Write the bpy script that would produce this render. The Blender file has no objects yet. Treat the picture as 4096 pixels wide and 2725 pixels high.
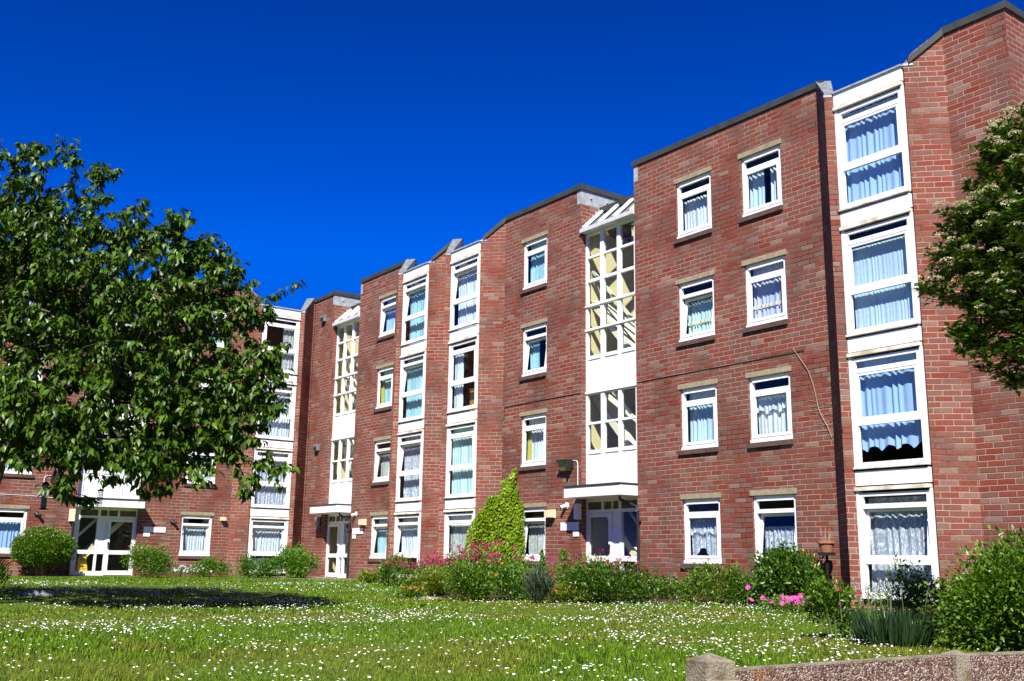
import bpy, bmesh, math, random
import numpy as np
from mathutils import Vector, Matrix
R = math.radians
C = bpy.context.scene.collection
scene = bpy.context.scene

# ------------------------------------------------------------------ camera
cam_d = bpy.data.cameras.new('camera')
cam = bpy.data.objects.new('camera', cam_d); C.objects.link(cam)
cam_d.sensor_width = 36.0; cam_d.lens = 35.85; cam_d.clip_start = 0.1; cam_d.clip_end = 3000
CAM = Vector((37.3562, -17.5322, 1.2103))
yaw, pitch, roll = 0.6348, 0.2114, 0.0139
fw = Vector((-math.cos(yaw)*math.cos(pitch), math.sin(yaw)*math.cos(pitch), math.sin(pitch)))
rt = fw.cross(Vector((0, 0, 1))).normalized(); up = rt.cross(fw)
r2 = rt*math.cos(roll) + up*math.sin(roll); u2 = up*math.cos(roll) - rt*math.sin(roll)
cam.matrix_world = Matrix(((r2.x, u2.x, -fw.x, CAM.x), (r2.y, u2.y, -fw.y, CAM.y), (r2.z, u2.z, -fw.z, CAM.z), (0, 0, 0, 1)))
scene.camera = cam

# ------------------------------------------------------------------ sky, sun, exposure
SUN_EL = R(46.0); SUN_TO = Vector((0.714, -0.700, 0)).normalized()      # towards the sun, on the ground plan
w = bpy.data.worlds.new('World'); scene.world = w; w.use_nodes = True
nt = w.node_tree; nt.nodes.clear()
sky = nt.nodes.new('ShaderNodeTexSky'); sky.sky_type = 'NISHITA'; sky.sun_disc = False
sky.sun_elevation = SUN_EL; sky.sun_rotation = math.atan2(SUN_TO.x, SUN_TO.y)
sky.altitude = 1500; sky.air_density = 1.0; sky.dust_density = 0.0; sky.ozone_density = 6.0
hs = nt.nodes.new('ShaderNodeHueSaturation'); hs.inputs['Saturation'].default_value = 1.45; hs.inputs['Hue'].default_value = 0.503
bg = nt.nodes.new('ShaderNodeBackground'); bg.inputs['Strength'].default_value = 0.10
wo = nt.nodes.new('ShaderNodeOutputWorld')
def wmix(mode, col, src):
    n = nt.nodes.new('ShaderNodeMix'); n.data_type = 'RGBA'; n.blend_type = mode; n.inputs['Factor'].default_value = 1.0
    nt.links.new(src, n.inputs['A']); n.inputs['B'].default_value = (*col, 1); return n.outputs['Result']
gm = nt.nodes.new('ShaderNodeGamma'); gm.inputs['Gamma'].default_value = 1.65
nt.links.new(wmix('MULTIPLY', (0.1, 0.1, 0.1), sky.outputs[0]), hs.inputs['Color']); nt.links.new(wmix('DARKEN', (0.10, 0.15, 0.47), hs.outputs[0]), gm.inputs['Color'])
nt.links.new(wmix('MULTIPLY', (6.8, 15.8, 15.6), gm.outputs[0]), bg.inputs['Color']); nt.links.new(bg.outputs[0], wo.inputs['Surface'])
sl = bpy.data.lights.new('sun', 'SUN'); sl.energy = 5.0; sl.angle = R(0.5); sl.color = (1.0, 0.95, 0.86)
so = bpy.data.objects.new('sun', sl); C.objects.link(so)
sd = Vector((SUN_TO.x*math.cos(SUN_EL), SUN_TO.y*math.cos(SUN_EL), math.sin(SUN_EL)))
so.rotation_euler = sd.to_track_quat('Z', 'Y').to_euler()
vs = scene.view_settings
vs.view_transform = 'Standard'; vs.look = 'None'; vs.exposure = 0.90; vs.gamma = 1.0; vs.use_curve_mapping = False
scene.cycles.max_bounces = 6; scene.cycles.transparent_max_bounces = 12
scene.cycles.use_denoising = True

# ------------------------------------------------------------------ materials
def new_mat(name):
    m = bpy.data.materials.new(name); m.use_nodes = True
    t = m.node_tree; b = t.nodes['Principled BSDF']
    return m, t, b, (lambda k: t.nodes.new('ShaderNode'+k)), t.links.new
def plain(name, col, rough=0.6, spec=0.4, var=0.0, vscale=3.0, dirt=None, dirt_amt=0.0, bump=0.0, bscale=60, metal=0.0, stretch=(1, 1, 1)):
    m, t, b, N, L = new_mat(name)
    b.inputs['Base Color'].default_value = (*col, 1); b.inputs['Roughness'].default_value = rough
    b.inputs['Specular IOR Level'].default_value = spec; b.inputs['Metallic'].default_value = metal
    tc = N('TexCoord')
    if var or dirt:
        mp = N('Mapping'); mp.inputs['Scale'].default_value = stretch
        L(tc.outputs['Object'], mp.inputs[0])
        n = N('TexNoise'); n.inputs['Scale'].default_value = vscale; n.inputs['Detail'].default_value = 6; n.inputs['Roughness'].default_value = 0.65
        L(mp.outputs[0], n.inputs['Vector'])
        cr = N('ValToRGB')
        d = dirt if dirt else tuple(c*(1-var) for c in col)
        cr.color_ramp.elements[0].position = 0.35; cr.color_ramp.elements[0].color = (*d, 1)
        cr.color_ramp.elements[1].position = 0.35 + 0.3*(1-dirt_amt) if dirt else 0.65
        cr.color_ramp.elements[1].color = (*tuple(min(1, c*(1+var)) for c in col), 1)
        L(n.outputs['Fac'], cr.inputs[0]); L(cr.outputs[0], b.inputs['Base Color'])
    if bump:
        n2 = N('TexNoise'); n2.inputs['Scale'].default_value = bscale; n2.inputs['Detail'].default_value = 4
        L(tc.outputs['Object'], n2.inputs['Vector'])
        bp = N('Bump'); bp.inputs['Strength'].default_value = bump; bp.inputs['Distance'].default_value = 0.02
        L(n2.outputs['Fac'], bp.inputs['Height']); L(bp.outputs[0], b.inputs['Normal'])
    return m

def brick_mat():
    m, t, b, N, L = new_mat('brick')
    H, W = 0.1083, 0.325
    uv = N('UVMap'); uv.uv_map = 'wall'
    sp = N('SeparateXYZ'); L(uv.outputs[0], sp.inputs[0])
    def M(op, a, c=None, d=None):
        n = N('Math'); n.operation = op
        for i, v in enumerate((a, c, d)):
            if v is None: continue
            if isinstance(v, (int, float)): n.inputs[i].default_value = v
            else: L(v, n.inputs[i])
        return n.outputs[0]
    # slight waviness of the courses
    tn = N('TexNoise'); tn.inputs['Scale'].default_value = 1.3; tn.inputs['Detail'].default_value = 3; L(uv.outputs[0], tn.inputs['Vector'])
    wob = M('MULTIPLY', M('SUBTRACT', tn.outputs['Fac'], 0.5), 0.025)
    v = M('DIVIDE', M('ADD', sp.outputs['Y'], wob), H); row = M('FLOOR', v); fy = M('FRACT', v)
    wn0 = N('TexWhiteNoise'); wn0.noise_dimensions = '1D'; L(row, wn0.inputs['W'])
    jit = M('MULTIPLY', M('SUBTRACT', wn0.outputs['Value'], 0.5), 0.22)
    off = M('MULTIPLY', M('FLOORED_MODULO', row, 2.0), 0.5)
    u = M('ADD', M('ADD', M('DIVIDE', sp.outputs['X'], W), off), jit); col = M('FLOOR', u); fx = M('FRACT', u)
    ex = M('MULTIPLY', M('MINIMUM', fx, M('SUBTRACT', 1.0, fx)), W)
    ey = M('MULTIPLY', M('MINIMUM', fy, M('SUBTRACT', 1.0, fy)), H)
    ed = M('MINIMUM', ex, ey)
    mr = N('MapRange'); mr.interpolation_type = 'SMOOTHSTEP'; mr.inputs['From Min'].default_value = 0.0058; mr.inputs['From Max'].default_value = 0.0098
    L(ed, mr.inputs['Value']); brickmask = mr.outputs['Result']
    cv = N('CombineXYZ'); L(col, cv.inputs[0]); L(row, cv.inputs[1])
    wn = N('TexWhiteNoise'); wn.noise_dimensions = '2D'; L(cv.outputs[0], wn.inputs['Vector'])
    cr = N('ValToRGB'); cr.color_ramp.interpolation = 'LINEAR'
    cols = [(0.0, (0.17, 0.032, 0.019)), (0.12, (0.19, 0.049, 0.030)), (0.36, (0.194, 0.061, 0.041)), (0.58, (0.182, 0.066, 0.047)), (0.78, (0.158, 0.073, 0.057)), (0.92, (0.19, 0.104, 0.082)), (1.0, (0.25, 0.155, 0.122))]
    e = cr.color_ramp.elements
    e[0].position, e[0].color = cols[0][0], (*cols[0][1], 1); e[1].position, e[1].color = cols[-1][0], (*cols[-1][1], 1)
    for p_, c_ in cols[1:-1]:
        q = e.new(p_); q.color = (*c_, 1)
    L(wn.outputs['Value'], cr.inputs[0])
    # weather stains: broad patches and vertical runs, grey-brown
    mp = N('Mapping'); mp.inputs['Scale'].default_value = (1.5, 0.30, 1); L(uv.outputs[0], mp.inputs[0])
    n1 = N('TexNoise'); n1.inputs['Scale'].default_value = 0.9; n1.inputs['Detail'].default_value = 5; n1.inputs['Roughness'].default_value = 0.6; L(mp.outputs[0], n1.inputs['Vector'])
    c1 = N('MapRange'); c1.inputs['From Min'].default_value = 0.45; c1.inputs['From Max'].default_value = 0.68; c1.inputs['To Max'].default_value = 0.75
    L(n1.outputs['Fac'], c1.inputs['Value'])
    wn2 = N('TexWhiteNoise'); wn2.noise_dimensions = '3D'; cv2 = N('CombineXYZ'); L(col, cv2.inputs[0]); L(row, cv2.inputs[1]); cv2.inputs[2].default_value = 7.3; L(cv2.outputs[0], wn2.inputs['Vector'])
    stain = M('MULTIPLY', c1.outputs['Result'], M('ADD', M('MULTIPLY', wn2.outputs['Value'], 0.8), 0.3))
    mx = N('Mix'); mx.data_type = 'RGBA'; L(stain, mx.inputs['Factor']); L(cr.outputs[0], mx.inputs['A']); mx.inputs['B'].default_value = (0.094, 0.056, 0.046, 1)
    # grain inside the brick
    n3 = N('TexNoise'); n3.inputs['Scale'].default_value = 22; n3.inputs['Detail'].default_value = 5; L(uv.outputs[0], n3.inputs['Vector'])
    g = N('MapRange'); g.inputs['From Min'].default_value = 0.25; g.inputs['From Max'].default_value = 0.75; g.inputs['To Min'].default_value = 0.78; g.inputs['To Max'].default_value = 1.2; L(n3.outputs['Fac'], g.inputs['Value'])
    mg = N('Mix'); mg.data_type = 'RGBA'; mg.blend_type = 'MULTIPLY'; mg.inputs['Factor'].default_value = 1.0; L(mx.outputs['Result'], mg.inputs['A']); L(g.outputs['Result'], mg.inputs['B'])
    # mortar: pink-grey, mostly on the perpends; bed joints are raked and partly missing
    n4 = N('TexNoise'); n4.inputs['Scale'].default_value = 0.7; n4.inputs['Detail'].default_value = 4; L(uv.outputs[0], n4.inputs['Vector'])
    cm = N('ValToRGB'); cm.color_ramp.elements[0].position = 0.38; cm.color_ramp.elements[0].color = (0.055, 0.026, 0.02, 1); cm.color_ramp.elements[1].position = 0.54; cm.color_ramp.elements[1].color = (0.40, 0.235, 0.185, 1)
    L(n4.outputs['Fac'], cm.inputs[0])
    mm = N('Mix'); mm.data_type = 'RGBA'; L(brickmask, mm.inputs['Factor']); L(cm.outputs[0], mm.inputs['A']); L(mg.outputs['Result'], mm.inputs['B'])
    L(mm.outputs['Result'], b.inputs['Base Color']); b.inputs['Roughness'].default_value = 0.85; b.inputs['Specular IOR Level'].default_value = 0.25
    mh = N('MapRange'); mh.inputs['From Min'].default_value = 0.002; mh.inputs['From Max'].default_value = 0.012; L(ed, mh.inputs['Value'])
    hh = M('ADD', mh.outputs['Result'], M('MULTIPLY', n3.outputs['Fac'], 0.5))
    hh = M('ADD', hh, M('MULTIPLY', wn2.outputs['Value'], 0.35))
    bp = N('Bump'); bp.inputs['Strength'].default_value = 0.8; bp.inputs['Distance'].default_value = 0.008; L(hh, bp.inputs['Height']); L(bp.outputs[0], b.inputs['Normal'])
    return m

def glass_mat():
    m, t, b, N, L = new_mat('window_glass'); t.nodes.remove(b)
    o = t.nodes['Material Output']
    tr = N('BsdfTransparent'); tr.inputs[0].default_value = (0.90, 0.95, 0.97, 1)
    gl = N('BsdfGlossy'); gl.inputs['Roughness'].default_value = 0.015
    fr = N('LayerWeight'); fr.inputs['Blend'].default_value = 0.5
    pw = N('Math'); pw.operation = 'POWER'; pw.inputs[1].default_value = 4.5; L(fr.outputs['Facing'], pw.inputs[0])
    tc = N('TexCoord'); nz = N('TexNoise'); nz.inputs['Scale'].default_value = 1.6; nz.inputs['Detail'].default_value = 1; L(tc.outputs['Object'], nz.inputs['Vector'])
    bp = N('Bump'); bp.inputs['Strength'].default_value = 0.15; bp.inputs['Distance'].default_value = 0.03; L(nz.outputs['Fac'], bp.inputs['Height']); L(bp.outputs[0], gl.inputs['Normal'])
    ml = N('Math'); ml.operation = 'MULTIPLY_ADD'; ml.inputs[1].default_value = 0.8; ml.inputs[2].default_value = 0.045; L(pw.outputs[0], ml.inputs[0])
    mx = N('MixShader'); L(ml.outputs[0], mx.inputs[0]); L(tr.outputs[0], mx.inputs[1]); L(gl.outputs[0], mx.inputs[2]); L(mx.outputs[0], o.inputs['Surface'])
    return m

def fabric(name, col, lace=0.0, scale=9.0, trans=0.35, band=None):
    m, t, b, N, L = new_mat(name); o = t.nodes['Material Output']
    b.inputs['Base Color'].default_value = (*col, 1); b.inputs['Roughness'].default_value = 0.9; b.inputs['Specular IOR Level'].default_value = 0.1
    tl = N('BsdfTranslucent'); tl.inputs[0].default_value = (*col, 1)
    mx = N('MixShader'); mx.inputs[0].default_value = trans; L(b.outputs[0], mx.inputs[1]); L(tl.outputs[0], mx.inputs[2])
    last = mx.outputs[0]
    if lace:
        tc = N('TexCoord'); vo = N('TexVoronoi'); vo.inputs['Scale'].default_value = scale; L(tc.outputs['UV'], vo.inputs['Vector'])
        n = N('TexNoise'); n.inputs['Scale'].default_value = scale*1.7; n.inputs['Detail'].default_value = 3; L(tc.outputs['UV'], n.inputs['Vector'])
        ad = N('Math'); ad.operation = 'ADD'; L(vo.outputs['Distance'], ad.inputs[0]); L(n.outputs['Fac'], ad.inputs[1])
        mr = N('MapRange'); mr.inputs['From Min'].default_value = 0.75; mr.inputs['From Max'].default_value = 1.05; mr.inputs['To Max'].default_value = lace; L(ad.outputs[0], mr.inputs['Value'])
        tp = N('BsdfTransparent'); m2 = N('MixShader'); L(mr.outputs['Result'], m2.inputs[0]); L(last, m2.inputs[1]); L(tp.outputs[0], m2.inputs[2]); last = m2.outputs[0]
    L(last, o.inputs['Surface'])
    return m

def leaf_mat(name, a, c, rough=0.4, trans=0.3, spec=0.5, tcol=None):
    """two greens mixed by leaf (random per island), translucent"""
    a = tuple(x*0.74 for x in a); c = tuple(x*0.74 for x in c)
    m, t, b, N, L = new_mat(name); o = t.nodes['Material Output']
    g = N('NewGeometry'); cr = N('ValToRGB')
    cr.color_ramp.elements[0].color = (*a, 1); cr.color_ramp.elements[1].color = (*c, 1)
    L(g.outputs['Random Per Island'], cr.inputs[0])
    L(cr.outputs[0], b.inputs['Base Color']); b.inputs['Roughness'].default_value = rough; b.inputs['Specular IOR Level'].default_value = spec
    tl = N('BsdfTranslucent')
    mc = N('Mix'); mc.data_type = 'RGBA'; mc.blend_type = 'MULTIPLY'; mc.inputs['Factor'].default_value = 1.0
    L(cr.outputs[0], mc.inputs['A']); mc.inputs['B'].default_value = (*(tcol or (1.6, 1.7, 0.5)), 1); L(mc.outputs['Result'], tl.inputs[0])
    mx = N('MixShader'); mx.inputs[0].default_value = trans; L(b.outputs[0], mx.inputs[1]); L(tl.outputs[0], mx.inputs[2]); L(mx.outputs[0], o.inputs['Surface'])
    return m

BRICK = brick_mat(); GLASS = glass_mat()
WHITE = plain('white_frame', (0.82, 0.83, 0.84), 0.35, 0.5, dirt=(0.76, 0.75, 0.72), dirt_amt=0.5, vscale=2.5)
PANELW = plain('white_panel', (0.86, 0.87, 0.89), 0.4, 0.4, dirt=(0.79, 0.78, 0.75), dirt_amt=0.5, vscale=1.2, stretch=(1, 1, 0.3))
CREAMW = plain('aged_white', (0.78, 0.74, 0.66), 0.5, 0.4, dirt=(0.50, 0.43, 0.32), dirt_amt=0.4, vscale=3, bump=0.15, bscale=40)
LINTEL = plain('concrete_lintel', (0.30, 0.25, 0.17), 0.9, 0.2, var=0.2, vscale=9, bump=0.4, bscale=50)
SILLM = plain('sill_brick', (0.10, 0.06, 0.048), 0.8, 0.3, var=0.3, vscale=8, bump=0.3, bscale=40)
COPING = plain('dark_coping', (0.045, 0.052, 0.052), 0.7, 0.3, dirt=(0.03, 0.034, 0.03), dirt_amt=0.3, vscale=3, bump=0.2, bscale=30)
LEAD = plain('lead_sheet', (0.33, 0.36, 0.38), 0.55, 0.5, var=0.22, vscale=6, bump=0.25, bscale=25)
LEADD = plain('grey_felt', (0.15, 0.17, 0.18), 0.75, 0.4, var=0.35, vscale=7, bump=0.5, bscale=45)
ALU = plain('aluminium', (0.55, 0.57, 0.60), 0.4, 0.5, var=0.12, vscale=8)
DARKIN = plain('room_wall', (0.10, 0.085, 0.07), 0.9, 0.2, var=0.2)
CREAMIN = plain('stair_wall', (0.72, 0.62, 0.33), 0.8, 0.3, var=0.06)
STAIRW = plain('stair_string', (0.74, 0.72, 0.52), 0.6, 0.4)
PIPE = plain('black_pipe', (0.02, 0.02, 0.025), 0.35, 0.5)
PLASTW = plain('white_plastic', (0.80, 0.80, 0.80), 0.4, 0.5)
PLASTC = plain('cream_plastic', (0.70, 0.62, 0.40), 0.45, 0.5, var=0.1)
BLACK = plain('black_metal', (0.018, 0.018, 0.02), 0.5, 0.5)
LAMPG = plain('lamp_glass', (0.35, 0.30, 0.14), 0.2, 0.6, var=0.3, vscale=20)
YELLOW = plain('yellow_plastic', (0.72, 0.44, 0.01), 0.4, 0.5)
RED = plain('red_paint', (0.5, 0.05, 0.03), 0.4, 0.5)
TERRA = plain('terracotta', (0.32, 0.14, 0.08), 0.85, 0.2, var=0.25, vscale=20, bump=0.3)
BARK = plain('bark', (0.085, 0.065, 0.05), 0.9, 0.2, var=0.45, vscale=9, bump=0.7, bscale=30, stretch=(1, 1, 0.35))
STEMG = plain('green_stem', (0.10, 0.16, 0.04), 0.6, 0.3, var=0.2)
DRYST = plain('dry_stem', (0.34, 0.24, 0.16), 0.8, 0.2, var=0.25)
SOIL = plain('soil', (0.06, 0.04, 0.025), 0.95, 0.1, var=0.4, vscale=7, bump=0.6, bscale=25)
CONC = plain('weathered_concrete', (0.27, 0.24, 0.175), 0.9, 0.2, dirt=(0.15, 0.115, 0.07), dirt_amt=0.3, vscale=9, bump=0.9, bscale=70)
PAVE = plain('paving', (0.25, 0.20, 0.165), 0.9, 0.2, var=0.25, vscale=5, bump=0.3)
LEAF_CHERRY = leaf_mat('cherry_leaf', (0.022, 0.064, 0.004), (0.105, 0.205, 0.008), 0.42, 0.10, 0.35)
LEAF_BEAM = leaf_mat('whitebeam_leaf', (0.032, 0.080, 0.006), (0.12, 0.22, 0.014), 0.42, 0.10, 0.35)
LEAF_IVY = leaf_mat('ivy_leaf', (0.12, 0.24, 0.008), (0.34, 0.48, 0.012), 0.4, 0.18, 0.45)
LEAF_BUSH = leaf_mat('bush_leaf', (0.06, 0.15, 0.008), (0.16, 0.29, 0.014), 0.40, 0.14, 0.45)
LEAF_HERB = leaf_mat('herb_leaf', (0.06, 0.17, 0.010), (0.15, 0.31, 0.018), 0.42, 0.15, 0.4)
LEAF_DARK = leaf_mat('dark_leaf', (0.04, 0.11, 0.008), (0.11, 0.22, 0.014), 0.38, 0.12, 0.5)
LEAF_GOLD = leaf_mat('gold_leaf', (0.13, 0.20, 0.012), (0.24, 0.30, 0.02), 0.42, 0.28, 0.45)
LEAF_IRIS = leaf_mat('iris_leaf', (0.016, 0.045, 0.014), (0.04, 0.09, 0.03), 0.4, 0.15, 0.5)  # extra dark green: the clump's shade is put into the leaf colour
LEAF_GREY = leaf_mat('silver_leaf', (0.10, 0.15, 0.09), (0.20, 0.26, 0.17), 0.6, 0.2, 0.3)
def petal(name, a, c): return leaf_mat(name, a, c, 0.6, 0.3, 0.2, tcol=(1.2, 1.0, 1.0))
P_CRIM = petal('crimson_petal', (0.50, 0.008, 0.11), (0.80, 0.05, 0.30))
P_ORANGE = petal('orange_petal', (0.75, 0.16, 0.01), (0.85, 0.30, 0.02))
P_PINK = petal('pink_petal', (0.95, 0.07, 0.45), (1.0, 0.18, 0.62))
P_LILAC = petal('pale_lilac_petal', (0.68, 0.60, 0.72), (0.80, 0.76, 0.82))
P_REDROSE = petal('dark_red_petal', (0.40, 0.01, 0.015), (0.62, 0.03, 0.03))
P_CREAM = petal('cream_blossom', (0.72, 0.76, 0.38), (1.0, 1.0, 0.66))
P_WHITE = plain('daisy_white', (0.85, 0.85, 0.82), 0.6, 0.2)
P_YEL = plain('daisy_yellow', (0.75, 0.45, 0.02), 0.6, 0.2)
P_BLUE = petal('blue_petal', (0.16, 0.20, 0.70), (0.30, 0.36, 0.80))

# ------------------------------------------------------------------ mesh helpers
class MB:
    """collects shapes and links them as one mesh object; tf maps local (u, w, z) to the world"""
    def __init__(s, tf=None): s.v = []; s.f = []; s.tf = tf or (lambda a, b, c: (a, b, c))
    def pts(s, P): i = len(s.v); s.v += [s.tf(*p) for p in P]; return i
    def box(s, a0, a1, b0, b1, c0, c1):
        i = s.pts([(a, b, c) for c in (c0, c1) for a, b in ((a0, b0), (a1, b0), (a1, b1), (a0, b1))])
        s.f += [tuple(i+k for k in q) for q in ((0, 3, 2, 1), (4, 5, 6, 7), (0, 1, 5, 4), (1, 2, 6, 5), (2, 3, 7, 6), (3, 0, 4, 7))]
    def prism(s, poly, z0, z1):
        """poly: (u, w) list; z0, z1: number or list per vertex"""
        n = len(poly); Z0 = z0 if isinstance(z0, (list, tuple)) else [z0]*n; Z1 = z1 if isinstance(z1, (list, tuple)) else [z1]*n
        i = s.pts([(p[0], p[1], z) for p, z in zip(poly, Z0)] + [(p[0], p[1], z) for p, z in zip(poly, Z1)])
        s.f += [tuple(i+k for k in range(n))[::-1], tuple(i+n+k for k in range(n))]
        s.f += [(i+k, i+(k+1) % n, i+n+(k+1) % n, i+n+k) for k in range(n)]
    def slab(s, P, d):
        """quad/poly P (3-D) thickened by vector d"""
        n = len(P); i = s.pts(list(P) + [tuple(a+b for a, b in zip(p, d)) for p in P])
        s.f += [tuple(i+k for k in range(n))[::-1], tuple(i+n+k for k in range(n))]
        s.f += [(i+k, i+(k+1) % n, i+n+(k+1) % n, i+n+k) for k in range(n)]
    def quad(s, *P): i = s.pts(P); s.f.append(tuple(range(i, i+len(P))))
    def tube(s, path, r, n=6, cap=True):
        P = [Vector(p) for p in path]; rr = r if isinstance(r, (list, tuple)) else [r]*len(P); rings = []
        for k, p in enumerate(P):
            d = (P[min(k+1, len(P)-1)]-P[max(k-1, 0)]).normalized()
            a = d.cross(Vector((0.3, 0.1, 1))); a = a.normalized() if a.length > 1e-4 else Vector((1, 0, 0)); b = d.cross(a)
            rings.append(s.pts([tuple(p + (a*math.cos(2*math.pi*j/n)+b*math.sin(2*math.pi*j/n))*rr[k]) for j in range(n)]))
        for k in range(len(rings)-1):
            for j in range(n): s.f.append((rings[k]+j, rings[k]+(j+1) % n, rings[k+1]+(j+1) % n, rings[k+1]+j))
        if cap: s.f.append(tuple(rings[0]+j for j in range(n))); s.f.append(tuple(rings[-1]+j for j in range(n))[::-1])
    def lathe(s, c, prof, n=12, axis='z'):
        rings = []
        for r, h in prof:
            P = []
            for j in range(n):
                a = 2*math.pi*j/n; x, y = r*math.cos(a), r*math.sin(a)
                P.append((c[0]+x, c[1]+y, c[2]+h) if axis == 'z' else (c[0]+x, c[1]+h, c[2]+y))
            rings.append(s.pts(P))
        for k in range(len(rings)-1):
            for j in range(n): s.f.append((rings[k]+j, rings[k]+(j+1) % n, rings[k+1]+(j+1) % n, rings[k+1]+j))
        s.f.append(tuple(rings[0]+j for j in range(n))); s.f.append(tuple(rings[-1]+j for j in range(n)))
    def mesh(s, name, mat, recalc=True, smooth=False, bevel=0.0):
        me = bpy.data.meshes.new(name); me.from_pydata(s.v, [], s.f); me.materials.append(mat)
        if recalc or bevel:
            bm = bmesh.new(); bm.from_mesh(me)
            if recalc: bmesh.ops.recalc_face_normals(bm, faces=bm.faces)
            if bevel: bmesh.ops.bevel(bm, geom=list(bm.edges), offset=bevel, segments=2, affect='EDGES', profile=0.5)
            bm.to_mesh(me); bm.free()
        ul = me.uv_layers.new(name='wall')
        me.update()
        for p in me.polygons:
            n = p.normal
            if smooth: p.use_smooth = True
            h = math.hypot(n.x, n.y)
            for li in p.loop_indices:
                c = me.vertices[me.loops[li].vertex_index].co
                if h < 0.5: ul.data[li].uv = (c.x, c.y)
                else: ul.data[li].uv = ((-n.y*c.x + n.x*c.y)/h, c.z)
        return me
    def build(s, name, mat, parent=None, **kw):
        o = bpy.data.objects.new(name, s.mesh(name, mat, **kw)); C.objects.link(o)
        if parent: o.parent = parent
        return o
def tag(o, label=None, cat=None, group=None, kind=None):
    for k, v in (('label', label), ('category', cat), ('group', group), ('kind', kind)):
        if v: o[k] = v
    return o
def thing(name, loc, label, cat, group=None):
    o = bpy.data.objects.new(name, None); C.objects.link(o); o.location = loc; o.empty_display_size = 0.3
    return tag(o, label, cat, group)
def part(o, root):
    """parent a mesh built in world coordinates to a thing's Empty"""
    o.parent = root; o.matrix_parent_inverse = Matrix.Translation(root.location).inverted(); return o
def npmesh(name, V, F, mat, smooth=True, col=None):
    """fast mesh from numpy vertices and equal-length faces"""
    me = bpy.data.meshes.new(name); V = np.ascontiguousarray(V, np.float32); F = np.ascontiguousarray(F, np.int32); k = F.shape[1]
    me.vertices.add(len(V)); me.vertices.foreach_set('co', V.ravel())
    me.loops.add(F.size); me.loops.foreach_set('vertex_index', F.ravel())
    me.polygons.add(len(F)); me.polygons.foreach_set('loop_start', np.arange(0, F.size, k, dtype=np.int32)); me.polygons.foreach_set('loop_total', np.full(len(F), k, np.int32))
    if smooth: me.polygons.foreach_set('use_smooth', np.ones(len(F), bool))
    me.materials.append(mat)
    if col is not None:
        a = me.color_attributes.new('tint', 'FLOAT_COLOR', 'POINT'); a.data.foreach_set('color', np.hstack([col, np.ones((len(col), 1))]).astype(np.float32).ravel())
    me.update(calc_edges=True); me.validate()
    o = bpy.data.objects.new(name, me); C.objects.link(o); return o
rng = np.random.default_rng(11)
def vnoise(x, y, s, seed=0):
    x = np.asarray(x)/s; y = np.asarray(y)/s; xi = np.floor(x).astype(int); yi = np.floor(y).astype(int); fx = x-xi; fy = y-yi
    fx = fx*fx*(3-2*fx); fy = fy*fy*(3-2*fy)
    def h(a, b):
        q = np.sin(a*127.1+b*311.7+seed*74.7)*43758.5453; return q-np.floor(q)
    return (h(xi, yi)*(1-fx)+h(xi+1, yi)*fx)*(1-fy)+(h(xi, yi+1)*(1-fx)+h(xi+1, yi+1)*fx)*fy
def norm(a): return a/np.maximum(np.linalg.norm(a, axis=-1, keepdims=True), 1e-9)
def leaves(P, D, Nn, size, width=0.5, fold=0.12, droop=0.15):
    """P base points, D tip directions, Nn rough up normals, size lengths -> verts, tris (6-vertex folded leaves)"""
    D = norm(D); S = norm(np.cross(D, Nn)); U = np.cross(S, D); L = size[:, None]
    base = P; m1 = P + D*L*0.45; tip = P + D*L - U*L*droop
    lf = m1 + S*L*width*0.5 + U*L*fold; rg = m1 - S*L*width*0.5 + U*L*fold
    V = np.stack([base, lf, m1, rg, tip], 1).reshape(-1, 3); n = len(P); i = (np.arange(n)*5)[:, None]
    F = np.concatenate([i+np.array([[0, 2, 1]]), i+np.array([[0, 3, 2]]), i+np.array([[1, 2, 4]]), i+np.array([[2, 3, 4]])], 0)
    return V, F
def ss(a, b, x):
    t = np.clip((np.asarray(x, float)-a)/(b-a), 0, 1); return t*t*(3-2*t)
def gz(x, y):
    """height of the lawn"""
    d = np.hypot(np.asarray(x)-CAM.x, np.asarray(y)-CAM.y)
    return 0.47 - 0.11*ss(8, 20, x) - 0.06*ss(11, 6, d)
def gz1(x, y): return float(gz(x, y))

# ------------------------------------------------------------------ ground
def front_line(x, y):
    """signed distance past the street edge (positive = street side); the edge runs through the garden wall"""
    return (np.asarray(x)-32.9)*0.976 - (np.asarray(y)+12.4)*0.216
xs = np.concatenate([np.linspace(-60, -2, 12), np.linspace(-1, 33.5, 90)]); ys = np.concatenate([np.linspace(-90, -24, 12), np.linspace(-23, 1.0, 70)])
X, Y = np.meshgrid(xs, ys); Zg = gz(X, Y) + 0.02*(vnoise(X, Y, 1.7, 3)-0.5)
V = np.stack([X, Y, Zg], -1).reshape(-1, 3); nx = len(xs); idx = np.arange(len(V)).reshape(len(ys), nx)
F = np.stack([idx[:-1, :-1], idx[:-1, 1:], idx[1:, 1:], idx[1:, :-1]], -1).reshape(-1, 4)
keep = (front_line(V[F].mean(1)[:, 0], V[F].mean(1)[:, 1]) < 0.0); F = F[keep]
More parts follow.
